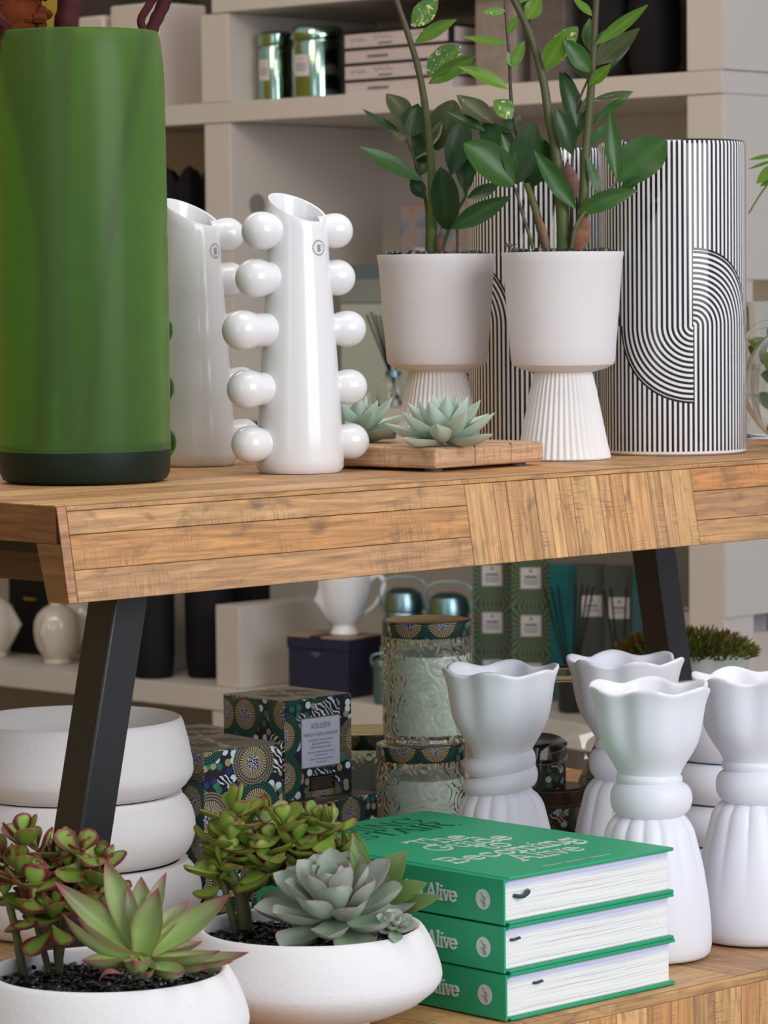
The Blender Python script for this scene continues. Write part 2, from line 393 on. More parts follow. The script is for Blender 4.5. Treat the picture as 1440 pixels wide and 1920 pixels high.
MT['mercury'] = mat('mercury_glass', (.34, .50, .42), .12, metal=1, bump=.25, bscale=35)
MT['navy'] = mat('navy_paper', (.012, .014, .04), .5)
MT['pink'] = mat('blush_paper', (.55, .47, .46), .55)
MT['teal'] = mat('teal_glass', (.01, .12, .12), .1, var=.5, coat=.5)
MT['olive_burst'] = burst_mat('olive_burst', (.035, .055, .03), (.16, .22, .12))
MT['moss'] = mat('moss', (.10, .13, .02), .9, var=.6, vscale=60)
MT['rust'] = mat('rusty_moss', (.17, .07, .02), .9, var=.5, vscale=60)
MT['silverm'] = mat('blue_silver_metal', (.22, .36, .40), .3, metal=1)
MT['wallpaint'] = mat('wall_paint', (.50, .44, .36), .8)
MT['mustard'] = mat('mustard_paint', (.55, .34, .03), .7)
MT['floor'] = mat('floor_concrete', (.30, .27, .24), .6, var=.1)
MT['fabric'] = mat('mottled_stone', (.26, .22, .18), .9, var=.35, vscale=45, bump=.5)
MT['palegreen'] = mat('pale_green_paper', (.40, .44, .38), .4, var=.05)
MT['slate'] = mat('slate_blue_paper', (.10, .15, .17), .4)
MT['purple'] = mat('purple_paper', (.09, .02, .08), .4)
MT['brown_stone'] = mat('brown_pebble', (.22, .13, .07), .4, var=.4, vscale=30)
# ================================================================== the room
mm = M(); mm.box(-4, 4, -.8, 9.5, -.02, 0); struct(obj('floor', mm, MT['floor']))
mm = M(); mm.box(-4, 4, 9.5, 9.6, 0, 2.9); struct(obj('wall_back', mm, MT['mustard']))
mm = M(); mm.box(-4.1, -4, -.8, 9.6, 0, 2.9); struct(obj('wall_left', mm, MT['mustard']))

# ================================================================== shelving unit (front runs away to the left)
SE = Vector((.73, -.683, 0)).normalized(); SN = Vector((.683, .73, 0)).normalized()
P0 = Vector((-.3156, 6.4, 0)); s_az = atan2(SE.y, SE.x)
def SH(s, d, z): return P0 + SE*s + SN*d + Vector((0, 0, z))     # along the front, into the depth, height
unit = thing('shelving_unit', 'tall white open shelving unit filling the background behind the tables', 'shelf', P0, s_az)
LFT, RGT, DEP = -1.75, 1.205, .43
def ubox(name, s0, s1, d0, d1, z0, z1, m='shelf_white', bv=.0012):
    mm = M(); mm.box(s0, s1, d0, d1, z0, z1); return obj(name, mm, MT[m], unit, bevel=bv)
for z0, z1 in ((.280, .322), (.837, .866), (1.400, 1.438)): ubox('shelf', LFT, RGT, 0, DEP, z0, z1)
ubox('shelf', -.001, RGT, 0, DEP, 1.606, 1.650)
ubox('plinth', LFT, RGT, .02, DEP, 0, .08)
ubox('divider', -.028, .042, .003, DEP-.01, .082, .279)
ubox('divider', -.345, -.305, .003, DEP-.013, .323, .836)
ubox('divider', -.028, .042, .003, DEP-.01, .867, 1.399)
ubox('divider', -.034, .040, .003, DEP-.01, 1.439, 1.605)
for z0, z1 in ((.323, .836), (.867, 1.399), (1.439, 1.605)):
    ubox('post', 1.13, RGT-.001, .003, .085, z0, z1)
ubox('post', 1.13, RGT-.001, .003, .085, 1.651, 2.1)
ubox('post', 1.13, RGT-.001, .003, .085, .082, .279)
for z0, z1 in ((.323, .836), (.867, 1.399), (1.439, 1.605), (1.651, 2.1)):
    ubox('post', 1.13, RGT-.001, DEP-.085, DEP-.003, z0, z1)
ubox('back_panel', -.304, 1.128, DEP-.012, DEP-.002, .323, .836)
ubox('back_panel', .043, 1.128, DEP-.012, DEP-.002, .867, 1.399)
ubox('back_panel', .041, 1.128, DEP-.012, DEP-.002, 1.439, 1.605)
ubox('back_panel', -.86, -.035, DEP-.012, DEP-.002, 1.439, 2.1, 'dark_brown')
ubox('back_panel', .0, 1.128, DEP-.012, DEP-.002, 1.651, 2.1)
ubox('back_panel', LFT, -.346, DEP-.012, DEP-.002, .323, .836, 'beige')
ubox('back_panel', LFT, -.03, DEP-.012, DEP-.002, .867, 1.399, 'beige')
ubox('back_panel', LFT, 1.128, DEP-.012, DEP-.002, .082, .279, 'beige')
ubox('side_panel', RGT-.012, RGT+.003, .0035, DEP-.002, 1.092, 1.399)
ubox('side_panel', RGT-.012, RGT+.003, .0035, DEP-.002, 1.439, 2.1)
ubox('side_panel', RGT-.012, RGT+.003, .0035, DEP-.002, .529, .836)
mm = M(); mm.lathe([(.0005, 0), (.020, 0), (.021, .0012), (.0005, .0014)], 32, cap0=True)
ubox('side_panel', LFT-.03, LFT-.001, 0, DEP, 0, 1.438)
h = obj('cable_grommet', mm, mat('grommet_grey', (.22, .21, .20), .6), unit, smooth=30)
hp = Matrix.Rotation(-s_az, 3, 'Z')
hw = None
# the grommet sits on the right-hand side of the divider, where the photo shows a grey round
dd = ray(482, 384); pl = SH(.0425, 0, 0); t_ = (pl - CP).dot(SE) / dd.dot(SE); q = CP + dd*t_
loc = hp @ (q - P0); h.location = (.0422, loc.y, loc.z); h.rotation_euler = (0, pi/2, 0)
h['label'] = 'grey round cable grommet in the divider'

def on_shelf(px, py, depth):           # pixel column/row -> point at a given depth inside the unit
    d = ray(px, py); base = P0 + SN*depth; t = (base - CP).dot(SN) / d.dot(SN); return CP + d*t

# ================================================================== lower table
LA = radians(90 - 46.6); lc = Vector((cos(LA), sin(LA), 0)); ln = Vector((-sin(LA), cos(LA), 0))
LO = G(1008.7, 1912, .45) - lc*.62; LO.z = 0
ltab = thing('display_table', 'low reclaimed wood table carrying books, bowls and white vases', 'table', LO, LA)
TONES = [(.58,.29,.105), (.53,.26,.095), (.62,.34,.135), (.50,.25,.10), (.66,.38,.155), (.52,.29,.125), (.60,.27,.09), (.46,.25,.115)]
rw = random.Random(5)
def tone(): 
    c = rw.choice(TONES); k = rw.uniform(.97, 1.2); return tuple(x*k for x in c)
def plank(mm, o, u, v, n, c, gap=.0003, t=.0012):
    """thin plank of size u x v lying on a board, grain along u, raised t along n"""
    o, u, v, n = map(Vector, (o, u, v, n)); ul, vl = u.length, v.length; uu, vv = u/ul, v/vl
    a = o + uu*gap + vv*gap; U_ = uu*(ul-2*gap); V_ = vv*(vl-2*gap); ru, rv = rw.uniform(0, 30), rw.uniform(0, 30)
    p = [a, a+U_, a+U_+V_, a+V_]; q = [x + n*t for x in p]; b = .0004
    qi = [a + uu*b + vv*b + n*t, a+U_ - uu*b + vv*b + n*t, a+U_+V_ - uu*b - vv*b + n*t, a+V_ + uu*b - vv*b + n*t]
    qs = [x + n*(t-b) for x in p]
    def uvs(l): return [((x-a).dot(uu)+ru, (x-a).dot(vv)+rv) for x in l]
    mm.add(qi, [(0,1,2,3)], c, uvs(qi))
    for i in range(4):
        j = (i+1) % 4; l = [qs[i], qs[j], qi[j], qi[i]]; mm.add(l, [(0,1,2,3)], c, uvs(l))
        l = [p[i], p[j], qs[j], qs[i]]; mm.add(l, [(0,1,2,3)], tuple(x*.62 for x in c), uvs(l))
def plank_strip(mm, o, u, v, n, count, lenmin, lenmax):
    """count rows side by side along v; each row cut into planks along u"""
    o, u, v = map(Vector, (o, u, v)); L = u.length
    cuts = [0] + sorted(rw.uniform(.12, .88) + k*0 for k in range(0)) + [1]
    ws = [rw.uniform(.8, 1.25) for _ in range(count)]; s = sum(ws); acc = 0
    for wgt in ws:
        x = 0
        while x < L - 1e-6:
            l = min(L - x, rw.uniform(lenmin, lenmax))
            if L - x - l < .03: l = L - x
            plank(mm, o + u/L*x + v*(acc/s), u/L*l, v*(wgt/s), n, tone()); x += l
        acc += wgt
LL, LD, LT = 1.75, 1.15, .085
mm = M(); mm.box(0, LL, 0.0012, LD, .415, .4488, (.2,.12,.06))
top = obj('tabletop', mm, MT['wood'], ltab)
mm = M()
bw = .22; k = 0; x = 0
while x < LL - 1e-6:
    l = min(bw, LL-x)
    y = 0
    while y < LD - 1e-6:
        d = min(bw, LD-y)
        if k % 2: plank_strip(mm, (x, y, .4488), (l, 0, 0), (0, d, 0), (0,0,1), 3, .5, .6)
        else: plank_strip(mm, (x+l, y, .4488), (0, d, 0), (-l, 0, 0), (0,0,1), 3, .5, .6)
        k += 1; y += d
    x += l; k += 1
obj('top_planks', mm, MT['wood'], top, smooth=0)
mm = M(); mm.box(0, LL, .002, .028, .45-LT, .4148, (.3,.18,.09)); ap = obj('front_apron', mm, MT['wood'], ltab)
mm = M(); plank(mm, (0, .002, .439), (LL, 0, 0), (0, 0, .0105), (0, -1, 0), (.58,.33,.14))
x = 0
while x < LL - 1e-6:
    l = min(rw.uniform(.022, .042), LL-x); plank(mm, (x+l, .002, .45-LT), (0, 0, LT-.011), (-l, 0, 0), (0, -1, 0), tone()); x += l
obj('apron_planks', mm, MT['wood'], ap, smooth=0)
for (x, y) in ((.12, .12), (LL-.12, .12), (.12, LD-.12), (LL-.12, LD-.12)):
    mm = M(); mm.box(x-.03, x+.03, y-.03, y+.03, 0, .4148); obj('leg', mm, MT['black_metal'], ltab, bevel=.002)

# ================================================================== upper bench, splayed front board
BA = radians(90 - 45.2); bc = Vector((cos(BA), sin(BA), 0)); bn = Vector((-sin(BA), cos(BA), 0))
BO = G(103, 948, .90)
BL, BD, BT, TK = 1.34, .46, .0835, .033
bench = thing('bench', 'thick reclaimed wood bench on splayed black steel legs', 'bench', (BO.x, BO.y, 0), BA)
Z = .90
mm = M(); mm.box(0, BL, .0, BD, Z-TK, Z-.0012, (.25,.10,.035)); slab = obj('bench_top', mm, MT['wood'], bench)
mm = M(); 
def along(px, py):
    d = ray(px, py); t = (BO-CP).dot(bn)/d.dot(bn); return (CP + d*t - BO).dot(bc)
xs = [0, along(866, 907), along(1290, 877), BL]
for a, b_, hor in ((xs[0], xs[1], 1), (xs[1], xs[2], 0), (xs[2], xs[3], 1)):
    plank(mm, (a, 0, Z-.0012), (b_-a, 0, 0), (0, .011, 0), (0, 0, 1), (.58,.32,.13))
    if hor: plank_strip(mm, (a, .011, Z-.0012), (b_-a, 0, 0), (0, BD-.011, 0), (0,0,1), 9, .35, .7)
    else:
        x = a
        while x < b_-1e-6:
            l = min(rw.uniform(.03, .05), b_-x); plank(mm, (x+l, .011, Z-.0012), (0, BD-.011, 0), (-l, 0, 0), (0,0,1), tone()); x += l
obj('top_planks', mm, MT['wood'], slab, smooth=0)
SPL = .0145
def board(y0, sgn, name):
    # front board leans outwards: section is a parallelogram, sgn -1 front / +1 back
    t = .026*-sgn
    mm = M()
    p = [(0, y0+sgn*SPL, Z-BT), (BL, y0+sgn*SPL, Z-BT), (BL, y0+sgn*SPL+t, Z-BT), (0, y0+sgn*SPL+t, Z-BT),
         (0, y0+sgn*SPL*.39, Z-TK-.0003), (BL, y0+sgn*SPL*.39, Z-TK-.0003), (BL, y0+t, Z-TK-.0003), (0, y0+t, Z-TK-.0003)]
    if sgn > 0: p = [p[i] for i in (3,2,1,0,7,6,5,4)]
    mm.hexa(p, (.26,.115,.04)); return obj(name, mm, MT['wood'], bench)
q_ = G(60, 1089, Z-BT) - BO; xa = q_.dot(bc)
mm = M(); mm.box(xa, xa+.022, .028, BD-.028, Z-BT, Z-TK-.0003, (.16,.08,.035)); obj('end_board', mm, MT['wood'], bench)
fb = board(0, -1, 'front_board'); board(BD, 1, 'back_board')
mm = M(); nrm = Vector((0, -BT, SPL)).normalized(); up_ = Vector((0, SPL, BT-.0012))
def fp(x, k): return Vector((x, -SPL + SPL*k - .0008, Z-BT + (BT-.0012)*k))
plank(mm, fp(0, 0), (.0105, 0, 0), up_, nrm, (.48,.24,.11))
def rows(a, b_, ks):
    for k0, k1 in zip(ks, ks[1:]):
        plank(mm, fp(a, k0), (b_-a, 0, 0), up_*(k1-k0), nrm, tone())
KT = .945
rows(.0105, xs[1], [0, .335, .70, KT]); plank(mm, fp(.0105, KT), (BL-.0105, 0, 0), up_*(1-KT), nrm, (.58,.31,.12))
x = xs[1]; q = 0
while x < xs[2]-1e-6:
    l = min(rw.choice((.018,.024,.034,.040)), xs[2]-x); c = tone(); c = mixc(c, (.68,.40,.17), .4)
    plank(mm, fp(x+l, 0), up_*KT, (-l, 0, 0), nrm, c); x += l
rows(xs[2], BL, [0, .30, .66, KT])
obj('front_planks', mm, MT['wood'], fb, smooth=0)
def leg(bx, by, tx, ty, wx=.038, wy=.038):
    mm = M(); zt, zb = Z-TK-.001, .4508
    p = []
    for (x, y, z) in ((bx, by, zb), (tx, ty, zt)):
        p += [(x-wx/2, y-wy/2, z), (x+wx/2, y-wy/2, z), (x+wx/2, y+wy/2, z), (x-wx/2, y+wy/2, z)]
    mm.hexa(p); return obj('leg', mm, MT['black_metal'], bench, bevel=.002)
leg(.045, .065, .128, .055); leg(.045, BD-.095, .128, BD-.085)
leg(BL-.07, .065, BL-.14, .055); leg(BL-.07, BD-.095, BL-.14, BD-.085)
for x in (.128, BL-.14):
    mm = M(); mm.box(x-.018, x+.018, .078, BD-.108, Z-TK-.022, Z-TK-.001); obj('cross_bar', mm, MT['black_metal'], bench)

# ================================================================== on the bench
# ---- green frosted glass cylinder
g0 = G(160, 903, Z); gz = Z + .0006
gm, nt, b = new_mat('frosted_green_glass')
b.inputs['Base Color'].default_value = (.42, .72, .14, 1); b.inputs['Roughness'].default_value = .27
b.inputs['Transmission Weight'].default_value = 1; b.inputs['IOR'].default_value = 1.25
dif = nd(nt, 'ShaderNodeBsdfTranslucent', {'Color': (.28, .55, .10, 1)}); df2 = nd(nt, 'ShaderNodeBsdfDiffuse', {'Color': (.24, .38, .15, 1)})
m1 = nd(nt, 'ShaderNodeMixShader', {0: .5, 1: dif.outputs[0], 2: df2.outputs[0]}); m2 = nd(nt, 'ShaderNodeMixShader', {0: .5, 1: b.outputs[0], 2: m1.outputs[0]}); m2.inputs[0].default_value = .30
nt.links.new(m2.outputs[0], nt.nodes['Material Output'].inputs['Surface'])
gbase = mat('thick_green_glass', (.003, .014, .008), .45, spec=.3)
mm = M(); R = .0815; H = .427
prof = [(.02, .0302), (R+.0008, .0302), (R+.001, .20), (R, .37), (R-.0012, H-.03), (R-.004, H-.006), (R-.006, H), (R-.0085, H-.001),
        (R-.0075, H-.02), (R-.0065, .36), (R-.0065, .06), (R-.010, .036), (R-.02, .0325), (.01, .032)]
mm.lathe(prof, 96)
mb = M(); mb.lathe([(0.02, 0), (R-.009, 0), (R-.003, .0025), (R, .009), (R+.0008, .030), (.01, .0301)], 96)
gv = obj('cylinder_vase', mm, gm, loc=(g0.x, g0.y, gz)); tag(gv, 'tall frosted green glass cylinder vase holding red branches', 'vase')
obj('thick_base', mb, gbase, gv)['label'] = 'near-black solid glass base'
for nm, pts, rad, m, lab in (
    ('branch', [(-.045, .02, .030), (-.03, -.01, .22), (-.050, -.012, .39), (-.057, -.012, .44), (-.070, -.01, .50), (-.10, 0, .56)], [.008, .012, .022, .026, .020, .012], 'orange_bark', 'thick gnarled orange-red branch at the left of the green glass vase'),
    ('branch', [(-.02, .03, .030), (-.024, .026, .25), (-.018, .020, .40), (-.010, .016, .455), (.002, .012, .51), (.02, 0, .58)], [.006, .008, .0105, .0112, .0105, .009], 'bark', 'straight dark red branch in the middle of the green glass vase'),
    ('branch', [(0, 0, .030), (.03, .0, .25), (.060, .0, .40), (.069, .0, .427), (.081, 0, .452), (.092, 0, .474), (.110, .0, .492), (.15, 0, .505), (.2, 0, .52)], [.005, .005, .006, .0062, .0064, .0066, .0052, .0035, .002], 'bark', 'thin forked dark red branch leaning right out of the green glass vase')):
    mm = M(); mm.tube(smooth_pts(pts, 7), [lerp(rad[min(i//7, len(rad)-1)], rad[min(i//7+1, len(rad)-1)], (i % 7)/7)*(1+.07*sin(i*2.1)) for i in range((len(pts)-1)*7+1)], 12)
    o = obj(nm, mm, MT[m], loc=(g0.x, g0.y, gz)); tag(o, lab, 'branch', 'branches in the green vase')
    if 'forked' in lab:
        m2 = M(); m2.tube(smooth_pts([(.066, -.002, .424), (.060, -.004, .437), (.068, -.004, .452), (.083, -.004, .474), (.094, -.004, .492)], 5), .004, 8); obj('twig', m2, MT['bark'], o)
    if 'gnarled' in lab:
        rr = random.Random(3); m2 = M()
        for i in range(90): m2.ball((-.055+rr.uniform(-.034,.030), -.02+rr.uniform(-.014,.01), .440+rr.uniform(-.02,.035)), rr.uniform(.0025, .0075), (rr.uniform(.6,1.5), 1, rr.uniform(.6,1.6)), n=8)
        obj('knot', m2, MT['orange_bark'], o)
        m3 = M(); m3.tube(smooth_pts([(-.05, -.025, .424), (-.07, -.03, .438), (-.085, -.03, .452), (-.11, -.03, .48)], 4), .008, 8); obj('twig', m3, MT['bark'], o)

# ---- bobble vases
def bobble_vase(loc, rz, m, label, group, H=.262, sticker=True, nh=5, aL=212, aR=20):
    t = thing('bobble_vase', label, 'vase', loc, rz, group)
    def cut(th, z, r):     # mouth slants: high on the left, low on the right and front
        k = max(0, (z - .19) / (H - .19)) if z > .19 else 0
        return r, z - k*(.0105*cos(th) - .0105*sin(th)) 
    mm = M()
    prof = [(.03, 0), (.0405, 0), (.0435, .004), (.0438, .012), (.0425, .04), (.0400, .085), (.0372, .13), (.0345, .17), (.0320, .205), (.0306, .235), (.0299, .25), (.0297, .259), (.0286, H), (.0268, H-.001),
            (.0248, .250), (.026, .22), (.030, .15), (.036, .03), (.03, .012), (.004, .010)]
    mm.lathe(prof, 72, cut); sh = M()
    body = obj('body', mm, MT[m], t)
    mm = M(); mm.lathe([(.02, -.0008), (.0395, -.0008), (.0398, .0012), (.02, .0012)], 48); obj('foot_ring', mm, MT['satin_white'], t) if sticker else None
    for i in range(nh):
        z = [.0285, .083, .141, .192, .2385][i] if nh == 5 else .03+i*.05
        br = .0430 - .056*z
        for sd, a in ((-1, radians(aL)), (1, radians(aR))):
            rb = [.0185, .0195, .0200, .0195, .0192][i] if sd < 0 else [.0182, .0178, .0182, .0180, .0176][i]
            reach = [.0575, .0605, .0645, .0495, .0420][i] if sd < 0 else [.0540, .0530, .0520, .0415, .0400][i]
            d = Vector((cos(a), sin(a), 0)); c0 = d*(br-.010) + Vector((0,0,z)); c1 = d*reach + Vector((0,0,z + .001))
            mm = M(); n = 20; ps = []; rs = []
            Lk = reach + rb - (br-.010)
            for j in range(n+1):
                x = Lk*j/n; dist = x - (reach-(br-.010))
                if dist > 0: r_ = sqrt(max(0, rb*rb - dist*dist))
                else: r_ = rb*(1 - .16*min(1, (dist/.014)**2))
                ps.append(c0 + d*x); rs.append(max(r_, .0004))
            # finer end cap
            ps2 = ps[:-4]; rs2 = rs[:-4]
            for q in range(12):
                th = pi/2*(q/11)*.999; th0 = math.acos(min(1, rs2[-1]/rb)) if q == 0 else th
                pass
            a0 = math.asin(max(-1, min(1, ((ps[-5]-c0).length-(reach-(br-.010)))/rb)))
            for q in range(1, 11):
                th = lerp(a0, pi/2*.998, q/10); ps2.append(c0 + d*(reach-(br-.010) + rb*sin(th))); rs2.append(max(rb*cos(th), .0003))
            mm.tube(ps2, rs2, 28); obj('bobble_knob', mm, MT[m], t, smooth=80)
    if sticker:
        mm = M(); a0 = radians(-47); rc = .0315; zc = .2215
        def sp(u, v_, off=.0006):
            r_ = .0320 - .0467*(zc+v_-.205) + off + .0003; th = a0 + u/r_; return Vector((cos(th)*r_, sin(th)*r_, zc+v_))
        for rr_, wd in ((.0078, .00028), (.0066, .0002)):
            n = 26
            for i in range(n):
                p = [sp(cos(2*pi*j/n)*r2, sin(2*pi*j/n)*r2) for r2 in (rr_, rr_-wd) for j in (i, i+1)]
                mm.add([p[0], p[1], p[3], p[2]], [(0,1,2,3)])
        for i in range(18):
            a = 2*pi*i/18; q = [(.0068, a), (.0075, a), (.0075, a+.18), (.0068, a+.18)]
            mm.add([sp(cos(b_)*r2, sin(b_)*r2) for r2, b_ in q], [(0,1,2,3)])
        def st(u0, v0, u1, v1, wd=.0004):
            dx, dy = u1-u0, v1-v0; l = sqrt(dx*dx+dy*dy); nx, ny = -dy/l*wd, dx/l*wd
            mm.add([sp(u0+nx, v0+ny, .0009), sp(u0-nx, v0-ny, .0009), sp(u1-nx, v1-ny, .0009), sp(u1+nx, v1+ny, .0009)], [(0,1,2,3)])
        st(0, -.004, 0, .004, .0003)
        for v_ in (-.0035, -.0012, .001):
            st(0, v_, .0022, v_+.0018, .0005); st(0, v_, -.0022, v_+.0018, .0005)
        o = obj('emblem_sticker', mm, mat('sticker_ink', (.20,.21,.22), .4), t, smooth=0); o['label'] = 'small round clear sticker with a leafy twig emblem'
    return t
v2 = G(563, 886, Z); v1 = G(364, 873, Z)
bobble_vase((v2.x, v2.y, Z+.0014), 0, 'gloss_white', 'glossy white ceramic vase with round bobbles, right of its twin and beside the wooden tray', 'white bobble vases')
bobble_vase((v1.x, v1.y, Z+.0014), radians(12), 'gloss_white', 'glossy white ceramic bobble vase half hidden behind the green glass cylinder', 'white bobble vases', aL=128, aR=8)
# green glass bobbled vase, only its knobs peek past the cylinder
gb = P(262, 880, 3.40); 
bobble_vase((-.2765, 3.39, Z+.0014), 0, 'greenglass', 'green glass bobble vase almost hidden behind the green cylinder, knobs at its right edge', None, sticker=False, aL=200, aR=-20)

# ---- leaves
PROF = {
 'zz': [(0,.10),(.06,.26),(.18,.66),(.34,.95),(.46,1),(.6,.93),(.75,.70),(.88,.38),(.96,.14),(1,.01)],
 'round': [(0,.12),(.08,.45),(.25,.88),(.45,1),(.65,.96),(.82,.72),(.93,.40),(.98,.18),(1,.02)],
 'agave': [(0,.60),(.15,.72),(.35,.94),(.5,1),(.65,.88),(.8,.58),(.9,.32),(.97,.10),(1,.01)],
 'jade': [(0,.16),(.15,.30),(.35,.62),(.55,.92),(.7,1),(.82,.93),(.92,.66),(.98,.30),(1,.05)],
 'ech': [(0,.42),(.2,.55),(.45,.82),(.65,1),(.8,.94),(.9,.66),(.96,.30),(1,.02)]}
def leaf(mm, base, tip, nrm, W, T, prof, bend=0.0, cup=0.0, colf=None, nL=11, nW=5, droop=0.0, wave=0.0):
    base, tip, nrm = Vector(base), Vector(tip), Vector(nrm); d = tip-base; L = d.length; d.normalize()
    side = d.cross(nrm).normalized(); n0 = side.cross(d).normalized()
    tab = PROF[prof]; vs = []; cs = []; fs = []; ph = random.uniform(0, 6)
    ring = []
    for i in range(nL+1):
        t = i/nL; t = 1-(1-t)**1.25 if i < nL else 1
        w_ = interp(tab, t)*W/2; th = T*(1-.55*t)*(.35+.65*min(1, interp(tab, t)*1.2))
        if i == nL: th = T*.06
        c = base + d*(L*t) + n0*(bend*L*4*t*(1-t)) - Vector((0,0,droop*L*t*t))
        row = []
        for j in range(nW+1):
            s_ = -1 + 2*j/nW; e = sqrt(max(0, 1-s_*s_)); row.append((c + side*(w_*s_) + n0*(cup*w_*s_*s_*2 + th*.5*e + wave*w_*sin(t*9+ph)*abs(s_)), t, abs(s_)))
        for j in range(nW-1, 0, -1):
            s_ = -1 + 2*j/nW; e = sqrt(max(0, 1-s_*s_)); row.append((c + side*(w_*s_) + n0*(cup*w_*s_*s_*2 - th*.5*e + wave*w_*sin(t*9+ph)*abs(s_)), t, abs(s_)*.9))
        ring.append(row)
    K = len(ring[0]); rnd = random.random()
    for row in ring:
        for p, t, s_ in row: vs.append(p); cs.append(colf(t, s_, rnd) if colf else (1,1,1))
    for i in range(nL):
        for j in range(K): fs.append((i*K+j, i*K+(j+1) % K, (i+1)*K+(j+1) % K, (i+1)*K+j))
    fs.append(tuple(range(K-1, -1, -1))); fs.append(tuple(nL*K+i for i in range(K)))
    mm.add(vs, fs, cs)

# ---- pedestal planters with ZZ plants
def pedestal(loc, label, s=1.0):
    t = thing('potted_plant', label, 'potted plant', loc, 0, 'glossy leaved plants in pedestal pots')
    mm = M(); f = .000562*s
    pr = [(10, 168), (52, 165), (58, 164), (80, 170), (95, 178), (98, 186), (100, 215), (106, 290), (112, 370), (115.2, 386), (114.6, 388.5), (111.5, 388), (109, 380), (100, 290), (92, 200), (60, 186), (5, 184)]
    mm.lathe([(r*f, z*f) for r, z in pr], 96); obj('planter_bowl', mm, MT['matte_white'], t)
    nf = 44
    def fl(th, z, r): return r*(1 - .045*(abs(sin(th*nf/2))**2.2) * (1 if z > .004 else .3)), z
    mm = M(); mm.lathe([(r*f, z*f) for r, z in [(20, .5), (87, .5), (89, 3), (88.5, 8), (83, 30), (77, 60), (70, 95), (63, 130), (57, 155), (54, 167.5), (20, 167.8)]], nf*8, fl); obj('ribbed_foot', mm, MT['pearl'], t)
    mm = M(); mm.lathe([(.001, 381*f), (70*f, 382*f), (104*f, 380*f), (104*f, 340*f), (.001, 340*f)], 40, lambda th, z, r: (r, z+.0015*sin(th*5+r*200))); soil = obj('soil', mm, MT['soil'], t)
    mm = M(); rr = random.Random(2)
    for i in range(95):
        a = rr.uniform(0, 2*pi); q = sqrt(rr.random())*97*f
        mm.ball((cos(a)*q, sin(a)*q, 386*f+rr.uniform(-.0015,.0035)), rr.uniform(.0042, .0062), (1.3, .8, .55), 9, rot=Matrix.Rotation(rr.uniform(0, 6), 3, 'Z'))
    pb = obj('pebbles', mm, MT['pebble'], t); pb['kind'] = 'stuff'
    return t
pl2 = G(1057, 861, Z); Yp2 = pl2.y; pl1 = P(820, 700, 3.66); Yp1 = 3.66
pot2 = pedestal((pl2.x, Yp2, Z+.0003), 'leafy plant in a white pedestal planter, right of its twin before the striped vases')
pot1 = pedestal((pl1.x, Yp1, Z+.0003), 'leafy plant in a white pedestal planter standing behind the wooden tray', 1.0)

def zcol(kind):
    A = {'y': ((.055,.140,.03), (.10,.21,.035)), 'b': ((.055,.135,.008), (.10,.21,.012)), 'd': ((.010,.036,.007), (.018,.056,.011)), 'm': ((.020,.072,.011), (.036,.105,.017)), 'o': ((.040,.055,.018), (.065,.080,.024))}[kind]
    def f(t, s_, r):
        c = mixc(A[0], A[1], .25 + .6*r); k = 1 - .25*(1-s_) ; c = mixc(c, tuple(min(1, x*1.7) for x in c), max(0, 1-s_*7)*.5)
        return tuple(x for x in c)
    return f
def stemcol(a, b_, n): return [mixc(a, b_, i/max(1, n-1)) for i in range(n)]
def place_leaves(pot, Y0, L, stems, sheaths):
    o = pot.location; mm = M()
    sc = Y0/FPX
    for (bx, by, tx, ty, W, kind, dy, face) in L:
        b_ = P(bx, by, Y0 + dy*.4) - o; t_ = P(tx, ty, Y0 + dy) - o
        nrm = Vector((face, -1, .45)) if dy <= 0 else Vector((face, -1, .9))
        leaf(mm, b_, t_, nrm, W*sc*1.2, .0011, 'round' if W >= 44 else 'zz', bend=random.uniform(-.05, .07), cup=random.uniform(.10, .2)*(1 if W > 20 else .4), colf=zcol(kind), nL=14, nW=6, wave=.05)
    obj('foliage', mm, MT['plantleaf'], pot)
    for pts, r0, r1, c0, c1 in stems:
        ps = smooth_pts([P(x, y, Y0 + (q[0] if q else 0)) - o for x, y, *q in pts], 6); n = len(ps); mm = M()
        mm.tube(ps, [lerp(r0, r1, i/(n-1))*sc*(1+.06*(i % 6 == 0)) for i in range(n)], 12, stemcol(c0, c1, n)); obj('stem', mm, MT['stem'], pot)
    for bx, by, tx, ty, W, c in sheaths:
        mm = M(); leaf(mm, P(bx, by, Y0-.012)-o, P(tx, ty, Y0-.014)-o, (0, -1, .2), W*sc, .004, 'zz', colf=lambda t, s_, r: tuple(x*(.7+.5*((s_*7+t*3) % 1)) for x in c)); obj('dry_sheath', mm, MT['stem'], pot)
GR, BR, OL = (.10,.16,.03), (.075,.05,.035), (.085,.11,.035)
